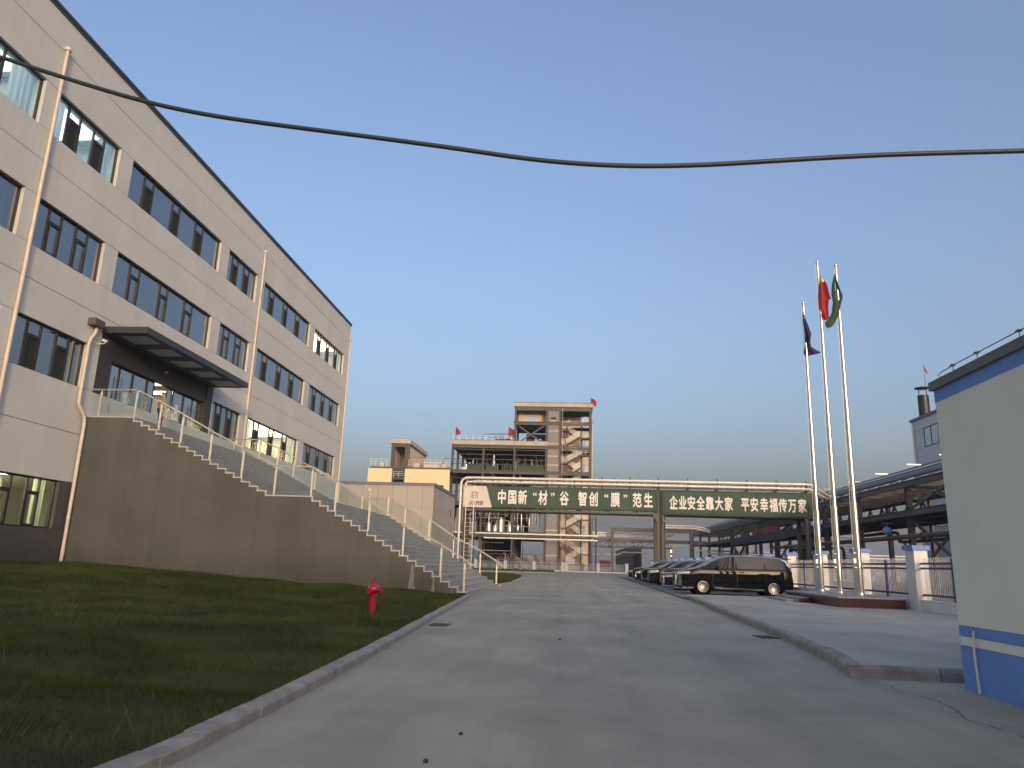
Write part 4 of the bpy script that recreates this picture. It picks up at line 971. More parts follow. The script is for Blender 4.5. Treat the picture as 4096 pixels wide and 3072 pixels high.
pp.build('pipe', m_pipew, gb, smooth=True)
pp = MB(); pp.tube([(-11.15, y1, 8.9), (-11.1, y1, 9.2), (-10.8, y1, 9.34), (-10.3, y1, 9.36), (23.4, y1, 9.40), (24.2, y1, 9.34), (26.4, y1+2.2, 8.72), (27.4, y1+3.0, 8.7)], 0.11, 12)
pp.build('pipe', m_pipew, gb, smooth=True)
pp = MB(); pp.tube([(-10.5, GYY+1.2, 9.65), (24.5, GYY+1.2, 9.68), (26.8, GYY+3.5, 8.85)], 0.11, 10); pp.tube([(-10.5, GYY+1.7, 9.45), (24.5, GYY+1.7, 9.45), (26.8, GYY+3.9, 8.8)], 0.09, 10); pp.build('pipe', m_pipew, gb, smooth=True)
tr2 = MB()
for z, yy in ((9.66, y1-0.12), (9.20, y1-0.12)):
    tr2.box(-10.9, 24.4, yy-0.03, yy-0.01, z-0.05, z-0.02); tr2.box(-10.9, 24.4, yy+0.75, yy+0.77, z-0.02, z+0.03)
    for x in np.arange(-10.8, 24.4, 0.62): tr2.bar((x, yy-.02, z-0.09), (x+0.16, yy+0.75, z+0.01), 0.09, 0.12)
tr2.build('cable_tray', m_dsteel, gb)
ha = MB()
for x in np.arange(10.6, 23.4, 2.0): ha.box(x-0.02, x+0.02, GYY+2.0, GYY+2.04, 8.9, 9.28)
ha.box(10.2, 23.6, GYY+2.0, GYY+2.03, 9.1, 9.13); ha.build('guard_rail', m_dsteel, gb)
la = MB(); yl = GYY-0.42
for x in (-11.02, -10.2): la.box(x-0.035, x+0.035, yl-0.03, yl+0.03, 0.2, 9.9)
for z in np.arange(0.5, 9.8, 0.42): la.cyl((-11.02, yl, z), (-10.2, yl, z), 0.02, n=6)
la.build('ladder', m_railw, gb)
def banner(name, label, x0, x1, z0, z1, mat, wpoly=None, seed=0):
    """tarpaulin sheet stretched on the girder with soft creases"""
    nx, nz = 70, 8; yb = GYY-0.26; vs = []
    for j in range(nz+1):
        for i in range(nx+1):
            x, z = x0+(x1-x0)*i/nx, z0+(z1-z0)*j/nz
            vs.append((x, yb+0.035*math.sin(x*1.7+z*2.1+seed)+0.025*math.sin(x*4.1-z*1.3), z+0.02*math.sin(x*1.1+seed)))
    fs = [(j*(nx+1)+i, j*(nx+1)+i+1, (j+1)*(nx+1)+i+1, (j+1)*(nx+1)+i) for j in range(nz) for i in range(nx)]
    o = MB().add(vs, fs).build(name, mat, smooth=True, org=((x0+x1)/2, yb, z0)); md = o.modifiers.new('thickness', 'SOLIDIFY'); md.thickness = 0.01; md.offset = 1
    return tag(o, label, 'banner', 'slogan banners on the pipe bridge')
b1 = banner('banner', 'long green slogan banner with white logo end and lettering, left half of the pipe bridge', -11.4, 8.93, 6.68, 8.97, m_banner, seed=1)
b2 = banner('banner', 'green slogan banner with two groups of white characters, right half of the pipe bridge', 9.27, 24.85, 6.42, 8.98, m_banner, seed=2)
yw = GYY-0.345
MB().add([(-11.38, yw, 6.70), (-8.30, yw, 6.72), (-8.93, yw, 8.95), (-11.38, yw, 8.95)], [(0,1,2,3)]).build('white_end_panel', m_bannerw, b1)
def put(ch, x, z, w, h, par, m=m_text, bold=0.03, dy=0.03, shear=0.0):
    return textmesh(ch, m, 'lettering', par, h/0.93, w/h, lambda u, v, k: (x+u+shear*v, yw-dy+k*0.3, z+v-h*0.42), bold)
for ch, px in (('中',515),('国',618),('新',718),('“',842),('材',918),('”',1000),('谷',1125),('智',1305),('创',1410),('“',1537),('膜',1620),('”',1702),('范',1828),('生',1935)):
    x = -11.4+(px-128)*.01069
    if ch in '“”': put(ch, x-0.1+(0.25 if ch == '”' else 0.05), 8.0, 0.95, 1.2, b1, bold=0.02)
    else: put(ch, x, 7.88, 0.90, 1.44, b1)
for ch, px in (('企',725),('业',815),('安',900),('全',990),('靠',1078),('大',1170),('家',1262),('平',1422),('安',1510),('幸',1605),('福',1697),('传',1785),('万',1875),('家',1970)):
    put(ch, 3+px*.01033, 7.72, 0.80, 1.36, b2)
put('河大特塑', -10.0, 7.20, 0.36, 0.36, b1, m_textd, 0.02, 0.015, 0.15); put('HEDA SPECIAL PLASTICS', -10.0, 6.98, 0.14, 0.14, b1, m_textd, 0.005, 0.015, 0.15)
lg = MB(); lx, lz, lr = -10.15, 8.0, 0.36
for k in range(6):
    a = R(90+60*k); b = R(150+60*k); p, q = Vector((lx+math.cos(a)*lr, yw-0.012, lz+math.sin(a)*lr)), Vector((lx+math.cos(b)*lr, yw-0.012, lz+math.sin(b)*lr))
    lg.cyl(p-Vector((0,.004,0)), p+Vector((0,.004,0)), 0.055, n=12)
    if k in (0, 2, 3, 5):
        n_ = Vector((-(q-p).z, 0, (q-p).x)).normalized()*0.04
        for sgn in (-1, 1): lg.bar(p.lerp(q, .25)+n_*sgn, p.lerp(q, .75)+n_*sgn, .035, .008, up=(0,1,0))
lg.build('logo_mark', m_textd, b1)
lg = MB(); lg.bar((lx-.3, yw-.012, lz+.02), (lx-.02, yw-.012, lz-.12), .07, .008, up=(0,1,0)); lg.bar((lx-.02, yw-.012, lz-.12), (lx+.3, yw-.012, lz), .07, .008, up=(0,1,0)); lg.bar((lx+.0, yw-.012, lz+.18), (lx+.3, yw-.012, lz+.1), .05, .008, up=(0,1,0)); lg.build('logo_wave', m_coping, b1)
cctv('white security camera fixed to the middle column of the pipe bridge', (9.45, GYY-0.45, 5.85), (0.3, -1, -0.4), 9.45)

# ------------------------------------------------------------------ pipe rack running along the right side
pr = thing('pipe_rack', 'long dark steel pipe rack with braced columns running along behind the right fence', 'rack', (30, 100, 0))
RX0, RX1 = 27.0, 33.5
RY = [43.5, 53, 62, 72.5, 82, 91.5, 101, 110, 118.5, 129.5, 140, 150, 160, 170]
def ibeam(mb, p, q, w, h, t=0.03):
    p, q = Vector(p), Vector(q); d = (q-p).normalized()
    if abs(d.z) > 0.9:
        mb.bar(p-Vector((w/2,0,0)), q-Vector((w/2,0,0)), t, h, up=(0,1,0)); mb.bar(p+Vector((w/2,0,0)), q+Vector((w/2,0,0)), t, h, up=(0,1,0)); mb.bar(p, q, w, t, up=(0,1,0)); return
    mb.bar(p+Vector((0,0,h/2)), q+Vector((0,0,h/2)), w, t); mb.bar(p-Vector((0,0,h/2)), q-Vector((0,0,h/2)), w, t); mb.bar(p, q, t, h)
for y in RY:
    c = MB()
    for x in (RX0, RX1): c.box(x-.2, x+.2, y-.02, y+.02, 0, 8.5); c.box(x-.2, x+.2, y-.22, y-.18, 0, 8.5); c.box(x-.2, x+.2, y+.18, y+.22, 0, 8.5)
    c.build('column', m_dsteel, pr)
bm_ = MB()
for x in (RX0, RX1):
    for z, h in ((8.3, .45), (6.0, .45)): ibeam(bm_, (x-.22, RY[0], z), (x-.22, RY[-1], z), .25, h)
for y in RY:
    for z in (8.25, 6.15): ibeam(bm_, (RX0, y, z), (RX1, y, z), .25, .4)
for y in np.arange(44, 168, 2.4):
    for z in (8.3, 6.2): ibeam(bm_, (RX0, y, z), (RX1, y, z), .15, .22)
bm_.build('beam', m_dsteel, pr)
br = MB()
def X_(x, y0, y1, z0, z1, r=.09): br.bar((x, y0, z0), (x, y1, z1), 2*r, 2*r); br.bar((x, y0, z1), (x, y1, z0), 2*r, 2*r)
for x in (RX0, RX1): X_(x, 53, 62, 1.0, 5.6); X_(x, 53, 62, 6.3, 8.2)
for x in (RX0, RX1): X_(x, 118.5, 129.5, 1.0, 5.6, .12); X_(x, 118.5, 129.5, 6.3, 8.2, .12)
for y0, y1 in zip(RY[3:-1], RY[4:]):
    n = 3
    for k in range(n):
        a, b = y0+(y1-y0)*k/n, y0+(y1-y0)*(k+1)/n; br.bar((RX1, a, 6.2), (RX1, (a+b)/2, 8.1), .16, .16); br.bar((RX1, (a+b)/2, 8.1), (RX1, b, 6.2), .16, .16)
for y in RY[:6]: br.bar((RX0-.1, y+.3, 3.2), (RX0-.5, y+1.2, 4.0), .12, .12)
br.build('brace', m_dsteel, pr)
dk = MB(); dk.box(RX0+.2, RX1-.2, RY[0], RY[-1], 6.22, 6.28); dk.build('deck', m_dsteel, pr)
gd = MB(); gd.box(RX0-.3, RX0-.25, 96, 129, 5.2, 6.1); gd.box(RX0-.28, RX0-.24, 82.2, 101, 5.35, 6.2); gd.build('side_plate', M('plate_navy', (0.028,0.03,0.045), .6), pr)
for i, (x, z, r, m) in enumerate([(31.2,8.85,.22,m_coping),(32.2,8.75,.15,m_pipew),(33.0,8.72,.1,m_coping)]):
    MB().cyl((x, 44, z), (x, 168, z), r, n=10).build('pipe', m, pr, smooth=True)
for k in range(13):
    x = 27.35+k*.27; z = 8.82+(x-27)*.47; MB().cyl((x, 44, z), (x, 168, z), .075 if k % 3 else .11, n=8).build('pipe', m_pipew if k in (4, 9) else m_coping, pr, smooth=True)
rf_ = MB()
for y in np.arange(44, 168, 2.4): rf_.bar((27.1, y, 8.72), (30.75, y, 10.42), .12, .14)
for x, z in ((30.7, 10.55), (28.9, 9.75)): rf_.box(x-.08, x+.08, 44, 168, z-.1, z+.1)
for y in RY: rf_.box(30.6, 30.8, y-.1, y+.1, 8.5, 10.4)
rf_.build('tray_rafter', m_coping, pr)
ct = MB()
for y in np.arange(44, 168, 1.5): ct.box(RX0+.1, RX1-.1, y-.04, y+.04, 8.56, 8.62)
ct.build('pipe_sleeper', m_coping, pr)
lb_ = MB()
for y in (51, 56, 62, 68, 75, 82, 90, 98): lb_.box(29.7, 30.9, y-.08, y+.08, 10.72, 10.82)
lb_.build('bracket', m_pipew, pr)
pb = MB(); pb.cyl((26.6, 44, 4.15), (26.6, 100, 4.15), .2, n=14); 
for y in np.arange(47, 100, 6.1): pb.cyl((26.6, y, 4.15), (26.6, y+.12, 4.15), .28, n=14)
pb.build('brown_pipe', m_rust, pr, smooth=True)
pv = MB(); pv.tube([(31.5, 84, 5.2), (31.5, 76, 5.2), (31.5, 75.4, 5.1), (31.5, 75.2, 4.8), (31.5, 75.2, 4.5), (31.5, 75, 4.3), (31.5, 74, 4.25), (31.5, 64, 4.25)], .16, 10); pv.tube([(33, 112, 4.2), (33, 95, 4.2), (33, 94.6, 4.0), (33, 94.5, 3.6), (33, 94.5, 0.5)], .17, 10); pv.build('pipe_bend', m_dsteel, pr, smooth=True)
bmh = bmesh.new(); bmesh.ops.create_uvsphere(bmh, u_segments=14, v_segments=10, radius=.38)
q = MB(); q.add([(26.4+v.co.x, 65.1+v.co.y, 4.75+v.co.z*.9) for v in bmh.verts], [[v.index for v in f.verts] for f in bmh.faces]); bmh.free(); q.cyl((26.4, 65.1, 5.05), (26.4, 65.1, 5.35), .05); q.box(26.1, 26.7, 64.7, 65.5, 5.35, 5.38); q.build('valve', m_blue, pr, smooth=True)
wr2 = MB()
for k, (x, z0) in enumerate(((26.9, 5.6), (27.1, 5.4), (26.8, 5.0))):
    wr2.tube([(x, y, z0+.25*math.sin(y*.5+k)+.12*math.sin(y*1.3)) for y in np.arange(50, 76, .8)], .025, 5)
wr2.build('cable', m_black, pr)
# red banner on the rack
vs = []
for i in range(25):
    y = 112.6-13.4*i/24; zc = 6.55+.05*math.sin(i*.5)
    for z in (-.36, .34): vs.append((26.62+.05*math.sin(i*1.1), y, zc+z-(.2*math.exp(-((i-7)/6)**2) if z < 0 else 0)*-1.0))
rb = MB().add(vs, [(2*i, 2*i+2, 2*i+3, 2*i+1) for i in range(24)]).build('banner', m_red, org=(26.62, 106, 6.2)); md = rb.modifiers.new('thickness', 'SOLIDIFY'); md.thickness = .01
tag(rb, 'crumpled red banner tied to the side of the dark pipe rack', 'banner')
vt = MB(); vt.tube([(26.4, 124, .5), (26.4, 124, 4.2)], .14, 8); vt.tube([(26.4, 100, .3), (26.4, 100, 5.5)], .12, 8); vt.tube([(26.3, 100, 2.7), (26.3, 124, 2.6)], .16, 8); vt.build('red_pipe', M('red_pipe', (.16,.02,.02), .5), pr, smooth=True)

# second pipe bridge far back
g2 = thing('far_pipe_bridge', 'second pipe bridge far behind the parked cars with trusses and bright pipes', 'bridge', (14, 135, 0))
c = MB(); c.box(7.1, 7.6, 134.8, 135.2, 0, 7.9); c.build('column', m_girder, g2); c = MB(); c.box(20.9, 21.4, 134.8, 135.2, 0, 7.9); c.build('column', m_girder, g2)
b = MB(); b.box(7.1, 22.2, 134.75, 135.25, 7.2, 7.9); b.box(4, 24, 135.4, 136, 5.35, 5.95); b.box(4, 18, 136.0, 136.3, 4.35, 4.65); b.build('beam', m_girder, g2)
b = MB()
for i in range(9): x = 4+i*1.5; b.bar((x, 136.1, 4.6), (x+1.1, 136.1, 5.4), .12, .12); b.box(x+1.2, x+1.32, 136.0, 136.2, 4.6, 5.4)
b.build('truss', m_girder, g2)
for z, x0, x1, y in ((8.45, 14.5, 22, 135.0), (8.05, 14.6, 22, 134.9), (7.0, 3.9, 18.4, 137.2), (6.68, 3.9, 18.0, 137), (6.4, 3.9, 17.5, 136.8), (3.3, 3.9, 9, 140)):
    q = MB()
    if x1 == 22: q.tube([(x0, y, z), (21.9, y, z), (23.6, y+1, z-.25), (25.5, y+6, z-.3)], .16, 8)
    elif z == 3.3: q.tube([(x0, y, z-.1), (8.4, y, z-.1), (9.6, y, z+.4), (14, y, z+.4)], .1, 8)
    else: q.cyl((x0, y, z), (x1, y, z), .13, n=8)
    q.build('pipe', m_pipew, g2, smooth=True)
# dense steel frame beyond the cars
sf = thing('steel_frame', 'dense dark steel framework far behind the parked cars', 'framework', (14, 165, 0))
c = MB(); b = MB()
for x in (11.8, 13.4):
    for y in np.arange(146, 200, 2.2): c.box(x-.1, x+.1, y-.1, y+.1, 0, 5.0+.0*y)
    for z in (1.6, 3.2, 4.9): b.box(x-.08, x+.08, 145, 200, z-.12, z+.12)
for y in np.arange(146, 200, 2.2): b.box(11.8, 13.4, y-.08, y+.08, 4.8, 5.0)
c.build('post', m_dsteel, sf); b.build('beam', m_dsteel, sf)
q = MB()
for y in np.arange(147, 198, 2.2): q.cyl((13.2, y, .2), (13.2, y, 3.6), .35, n=8)
q.build('vessel', m_girder, sf)

# ------------------------------------------------------------------ grey clad low building beyond the stairs
gy = thing('grey_building', 'low grey panelled building with flat blue edged roof beyond the stairs', 'building', (-20, 68, 0))
w_ = MB(); xsj = [-30.8,-29.5,-28.2,-26.9,-25.6,-24.3,-23,-21.6,-20.3,-19.0,-17.69,-16.4,-15.1,-13.84,-12.55,-11.6]
zsj = [0, 1.1, 3.3, 5.45, 7.27]
for a, b in zip(xsj[:-1], xsj[1:]):
    for c, d in zip(zsj[:-1], zsj[1:]): w_.box(a+.012, b-(.012 if b < -11.7 else 0), 62, 62.1, c+.012, d-.0)
for a, b in zip(np.linspace(62.1, 73.8, 10)[:-1], np.linspace(62.1, 73.8, 10)[1:]):
    for c, d in zip(zsj[:-1], zsj[1:]): w_.box(-11.7, -11.6, a+(.006 if a > 62.2 else 0.001), b-.006, c+.012, d)
w_.build('wall', m_greyp, gy)
MB().box(-30.7, -11.72, 62.12, 73.7, 0, 7.2).build('core', m_groove, gy)
r_ = MB(); r_.box(-31, -11.5, 61.9, 73.95, 7.271, 7.44); r_.build('roof_edge', m_band, gy); MB().box(-31.03, -11.47, 61.87, 73.98, 7.44, 7.5).build('roof_cap', m_coping, gy)
q = MB(); q.cyl((-17.05, 61.88, .2), (-17.05, 61.88, 6.75), .08); q.box(-17.2, -16.9, 61.72, 62.0, 6.7, 6.95); q.build('downpipe', m_pvc, gy, smooth=True)
q = MB(); q.box(-11.6, -11.585, 71.2, 71.6, 5.3, 6.0); q.build('vent', m_black, gy)

# ------------------------------------------------------------------ unfinished process building
pb_ = thing('factory_frame', 'tall unfinished steel and block process building with zigzag stairs and tanks', 'building', (-9, 138, 0))
FY = 132.0
cols_x = [-21.6, -15.95, -10.3, -4.58]
cols = []
def colm(x, y, z0, z1, w=.4): cols.append((x, y, z0, z1, w))
for y in (FY, FY+6.5, FY+13, FY+19.5):
    for x in cols_x: colm(x, y, 0, 21.8 if x < -10.5 or y > FY+8 else 29.0)
    for x in (-2.2, 3.3): colm(x, y, 0, 29.0 if y < FY+8 else 21.8)
for x, y, z0, z1, w in cols:
    c = MB(); c.box(x-w/2, x+w/2, y-.02, y+.02, z0, z1); c.box(x-w/2, x-w/2+.03, y-w/2, y+w/2, z0, z1); c.box(x+w/2-.03, x+w/2, y-w/2, y+w/2, z0, z1)
    c.build('column', m_girder, pb_)
DEP = 20.0
floors = [(6.0, -21.8, 3.6), (11.6, -21.8, 3.6), (17.2, -21.8, 3.6), (21.8, -21.8, 3.6), (26.2, -10.6, 3.7)]
sl = MB(); be = MB()
for z, x0, x1 in floors:
    D_ = DEP if z < 25 else 9.0; sl.box(x0, -4.3, FY+.1, FY+D_, z-.12, z); sl.box(-2.35, x1, FY+5, FY+D_, z-.12, z); sl.box(-4.3, -2.35, FY+1.5, FY+D_, z-.12, z)
    be.box(x0+.2, x1-.1, FY-.16, FY+.16, z-.55, z-.13); be.box(x0+.25, x1, FY+D_-.3, FY+D_, z-.55, z-.13)
    for x in cols_x+[-2.2, 3.3]:
        if x >= x0: be.box(x-.12, x+.12, FY+.17, FY+D_-.31, z-.5, z-.13)
    be.box(x0-.05, x1+.05, FY-.26, FY-.17, z-.08, z+.06)
sl.box(-10.6, 3.6, FY+.1, FY+9, 28.9, 29.05)
be.box(-10.4, 3.5, FY-.16, FY+.16, 28.3, 29.0)
sl.build('floor_slab', m_inside, pb_); be.build('beam', m_girder, pb_)
pa = MB(); pa.box(-10.65, 3.7, FY-.3, FY+9, 29.05, 29.75); pa.box(-21.8, -4.36, FY-.3, FY+DEP, 21.85, 22.6); pa.build('parapet', m_conc, pb_)
pc_ = MB(); pc_.box(-10.7, 3.75, FY-.34, FY+9.1, 29.752, 29.82); pc_.box(-21.84, -10.8, FY-.34, FY+DEP+.1, 22.602, 22.64); pc_.build('coping', m_girder, pb_)
# block lift shaft and cream stair walls
bk = MB(); bk.box(-4.36, -2.36, FY-.1, FY+3, 0, 28.3); bk.build('block_shaft', m_block, pb_)
lt = MB()
for z in (2.6, 6.9, 11.3, 15.6, 18.4, 20.0, 22.3, 24.6): lt.box(-4.37, -2.35, FY-.11, FY+.1, z-.12, z+.14)
lt.build('lintel_band', m_conc, pb_)
q = MB(); q.box(-3.9, -2.95, FY-.13, FY-.10, 26.35, 26.65); q.build('window_sill', m_conc, pb_)
q = MB(); q.box(-3.9, -2.95, FY-.125, FY-.1, 26.68, 27.15); q.build('window', m_cglass, pb_)
cw = MB(); yw2 = FY+5.2
for z0, z1 in ((6.0, 11.0), (11.6, 16.6), (17.2, 21.2), (21.8, 25.6), (26.2, 28.2)):
    cw.box(-2.0, 1.6, yw2, yw2+.2, z0, z1); cw.box(2.5, 3.1, yw2, yw2+.2, z0, z1); cw.box(1.6, 2.5, yw2, yw2+.2, z0+2.1, z1)
cw.box(-2.0, 3.1, yw2, yw2+.2, 0, 5.4)
cw.box(-9.95, -8.3, FY+2.2, FY+2.35, 26.2, 28.9); cw.box(-7.0, -4.9, FY+2.2, FY+2.35, 26.2, 28.9); cw.box(-8.3, -7.0, FY+2.2, FY+2.35, 27.6, 28.9)
cw.box(-8.5, -7.2, FY+9, FY+9.2, 22.5, 24.6); cw.box(-5.9, -4.8, FY+9, FY+9.2, 22.5, 24.6)
cw.build('cream_wall', m_plaster, pb_)
q = MB(); q.box(-8.8, -4.8, FY+8.8, FY+9.4, 24.9, 25.5); q.build('inner_parapet', m_conc, pb_); q = MB(); q.box(-8.8, -8.5, FY+8.9, FY+9.3, 22.6, 24.9); q.box(-8.5, -4.8, FY+8.9, FY+9.1, 24.6, 24.9); q.build('inner_frame', m_girder, pb_)
bs = MB()
def xb(x0, x1, z0, z1, y, r=.12): bs.bar((x0, y, z0), (x1, y, z1), 2*r, 2*r); bs.bar((x0, y+.3, z1), (x1, y+.3, z0), 2*r, 2*r)
xb(-10.0, -4.9, 22.2, 25.7, FY+.25); xb(-9.0, -4.9, 17.6, 21.3, FY+14, .14)
bs.bar((-9.0, FY+6, 20.9), (-8.2, FY+6, 17.6), .3, .3)
bs.build('brace', m_girder, pb_)
gi = MB()
for z in (20.94, 20.07, 19.2, 18.3, 15.76, 14.4, 13.3, 11.0, 9.9, 2.6, 1.9):
    gi.box(-21.85, -4.4 if z > 17 or z < 12 else -10.4, FY-.28, FY-.17, z-.05, z+.05)
gi.build('girt', m_girder, pb_)
bk2 = MB(); bk2.box(-21.0, -4.5, FY+DEP+.01, FY+DEP+.1, 17.3, 21.7); bk2.box(-20.5, -8.5, FY+DEP+.01, FY+DEP+.1, 6.1, 17.0); bk2.box(-18, -10, FY+DEP+.01, FY+DEP+.1, 0, 5.9)
bk2.build('rear_cladding', m_inside, pb_)
nn_ = MB(); nn_.box(-18.9, -16.2, FY-.1, FY-.05, 17.25, 18.3); nn_.box(-15.5, -13.3, FY-.1, FY-.05, 17.25, 18.1); nn_.box(-18, -4.5, FY+.3, FY+.34, 6.02, 6.5); nn_.box(-9.8, -5, FY-.1, FY-.05, 17.25, 18.2); nn_.build('safety_net', m_net, pb_)
# zigzag stairs
def flight(x0, z0, x1, z1, y, nm='stair_flight'):
    s = MB(); s.bar((x0, y, z0-.1), (x1, y, z1-.1), .05, .26, up=(0,0,1)); s.bar((x0, y+1.0, z0-.1), (x1, y+1.0, z1-.1), .05, .26)
    n = max(5, int(abs(z1-z0)/.19))
    for k in range(n+1): t_ = k/n; xx, zz = x0+(x1-x0)*t_, z0+(z1-z0)*t_; s.box(xx-.14, xx+.14, y+.03, y+.97, zz-.02, zz+.01)
    f = s.build(nm, m_girder, pb_)
    r = MB()
    for yy in (y, y+1.0):
        for dz in (.35, .7, 1.05): r.bar((x0, yy, z0+dz), (x1, yy, z1+dz), .07, .09)
        for k in range(4): t_ = k/3; xx, zz = x0+(x1-x0)*t_, z0+(z1-z0)*t_; r.box(xx-.03, xx+.03, yy-.03, yy+.03, zz, zz+1.08)
    r.build('handrail', m_railw, f)
def landing(x0, x1, y, z):
    s = MB(); s.box(x0, x1, y, y+2.2, z-.14, z); s.box(x0, x1, y-.05, y, z-.22, z); f = s.build('landing', m_girder, pb_)
    r = MB()
    for dz in (.35, .7, 1.05): r.box(x0, x1, y-.03, y+.02, z+dz-.04, z+dz+.04)
    for xx in np.linspace(x0+.04, x1-.04, 3): r.box(xx-.03, xx+.03, y-.03, y+.03, z, z+1.08)
    r.build('handrail', m_railw, f)
yf, yb_ = FY+.35, FY+2.4
for a in [(-1.02,22.25,1.35,23.7),(-.98,18.97,1.72,20.5),(.25,17.25,1.45,18.1),(-.83,7.5,1.6,8.95),(-.9,1.45,1.55,3.0),(-1.0,14.4,1.5,15.9),(-1.0,10.9,1.5,12.2)]: flight(*a, yf)
for a in [(-.6,24.9,1.3,23.75),(-.63,18.8,1.41,17.5),(-.2,7.5,1.5,6.3),(-.5,4.4,1.5,3.05),(-.2,10.1,1.5,9.0),(-.6,21.5,1.6,20.55),(-.5,26.2,-1.6,25.2)]: flight(*a, yb_)
for a in [(1.72,3.1,yf,23.55),(1.72,3.1,yf,20.5),(1.6,3.2,yf,8.95),(1.55,3.2,yf,3.0),(-2.3,-.95,yf,18.95),(-2.3,-1.0,yf,6.0),(-2.3,-.6,yf,25.0),(1.9,3.1,FY+.2,26.25),(2.3,3.1,yf,17.25),(1.9,3.2,yf,6.3),(-2.3,-1.4,yf,22.2),(-2.3,-1.2,yf,7.4),(-2.2,-.8,yf,4.4)]: landing(*a)
pst = MB()
for x in (-2.15, -.95, 1.75): pst.box(x-.15, x+.15, yf+2.0, yf+2.3, 0, 26)
pst.build('stair_post', m_girder, pb_)
q = MB(); q.cyl((-1.75, FY-.35, 4.2), (-1.75, FY-.35, 28.8), .035, n=6); q.cyl((3.62, FY-.3, 4), (3.62, FY-.3, 26), .06, n=6); q.build('rain_pipe', m_pipew, pb_)
# roof guard rail and piping
q = MB()
for x in np.arange(-21.6, -10.4, 1.18): q.box(x-.03, x+.03, FY-.2, FY-.14, 22.6, 23.55)
for z in (23.1, 23.52): q.box(-21.65, -10.5, FY-.19, FY-.15, z-.02, z+.02)
q.build('guard_rail', m_white, pb_)
q = MB()
for pts, r in (([(-16.7,FY+4,22.6),(-16.7,FY+4,23.9),(-16.6,FY+4,24.3),(-16.2,FY+4,24.5),(-15,FY+4,24.55),(-13,FY+4,24.6),(-11.3,FY+4,24.6),(-11,FY+4,24.4),(-11,FY+4,22.6)], .09), ([(-15.4,FY+3,23.4),(-15.4,FY+3,24.05),(-13.2,FY+3,24.1),(-13.2,FY+3,23.4)], .06), ([(-15.1,FY+3,23.4),(-15.1,FY+3,23.75),(-13.0,FY+3,23.75),(-12.6,FY+3,23.4)], .06), ([(-14.4,FY+5,23.4),(-14.3,FY+5,24.3),(-13.6,FY+5,24.55),(-13,FY+5,24.4),(-12.5,FY+5,23.6)], .06), ([(-11.6,FY+4,23.4),(-10.8,FY+4,23.3),(-10.5,FY+4,22.9),(-10.45,FY+4,22.6)], .07)): q.tube(pts, r, 6)
q.build('roof_pipe', m_coping, pb_, smooth=True)
q = MB(); q.cyl((-15.7, FY+4, 22.95), (-12.4, FY+4, 22.95), .3, n=12); q.cyl((-14.2, FY+3, 23.35), (-11.2, FY+3, 23.45), .14, n=8); q.cyl((-20.2, FY+3, 22.6), (-20.2, FY+3, 23.2), .55, .35, n=12); q.build('roof_vessel', m_girder, pb_, smooth=True)
# tanks and process pipes
tk = [(-14.6, 6.35, 8.1, .52), (-13.45, 6.35, 7.55, .42), (-12.45, 6.3, 8.75, .74), (-10.8, 6.35, 8.0, .48), (-17.2, 6.3, 8.2, .5), (-19.2, 6.3, 8.0, .55), (-8.8, 6.2, 9.7, .12), (-7.4, 6.2, 9.0, .14), (-9.4, 6.2, 7.6, .28)]
for x, z0, z1, r in tk:
    q = MB(); q.lathe((x, FY+.75, z0), [(r*.6,0),(r,.15),(r,z1-z0-.2),(r*.8,z1-z0-.05),(r*.25,z1-z0),(r*.2,z1-z0+.25)], 18); q.build('tank', m_tank, pb_, smooth=True)
for x, z1, r in ((-14.3, 20.3, .35), (-17.4, 19.6, .25), (-12.3, 18.6, .25), (-14.6, 16.9, 1.2)):
    q = MB(); z0 = 13.0 if r > 1 else 17.3; q.lathe((x, FY+2.5, z0), [(r,0),(r,(z1-z0)*.6),(r*.55,(z1-z0)*.75),(r*.5,z1-z0)], 14); q.build('tank', m_girder if r != .35 else m_tank, pb_, smooth=True)
rp = random.Random(3); q = MB(); q2 = MB()
for k in range(170):
    x = rp.uniform(-20.8, -5); z0 = rp.choice([6.1, 8.0, 8.4, 8.9, 9.2, 11.7, 17.3, .2, .2, .4]); z1 = z0+rp.uniform(.8, 2.6); y = FY+rp.uniform(.0, 3)
    (q if k % 3 else q2).tube([(x, y, z0), (x, y, z1), (x+rp.uniform(-.8, .8), y+.2, z1+.05)], rp.uniform(.03, .09), 6)
for k in range(40):
    z = rp.choice([1.2, 1.7, 2.2, 3.2, 9.6, 10.4, 11.4, 4.6, 15, 7.5, 8.9, 18.2, 19.1]); x0 = rp.uniform(-21, -9); q.cyl((x0, FY+rp.uniform(.3, 3), z), (x0+rp.uniform(2, 6), FY+rp.uniform(.3, 3), z), rp.uniform(.03, .08), n=6)
q.build('process_pipe', m_steel2, pb_); q2.build('process_pipe', m_girder, pb_)
rp = random.Random(9)
for k in range(14):
    x = rp.uniform(-20.5, -5.5); z = rp.choice([.0, .0, 6.0, 11.6, 17.25]); s_ = rp.uniform(.4, 1.0); y = FY+rp.uniform(1, 5)
    q = MB(); q.box(x-s_, x+s_, y, y+s_*1.4, z, z+s_*1.3); q.cyl((x, y+.4, z+s_*1.3), (x, y+.4, z+s_*1.3+.5), s_*.35, n=10); q.box(x-s_*1.1, x+s_*1.1, y-.05, y+s_*1.5, z, z+.08); q.build('machine', rp.choice([m_girder, m_coping, m_tank, m_net]), pb_)
vs = []
for j in range(7):
    for i in range(15):
        x = -9.6+4.6*i/14; z = .3+2.0*j/6; vs.append((x, FY-.6+.25*math.sin(i*1.1+j*.7)+.1*math.sin(i*2.7)-.08*j, z-.25*math.sin(i*.45)*(j/6)))
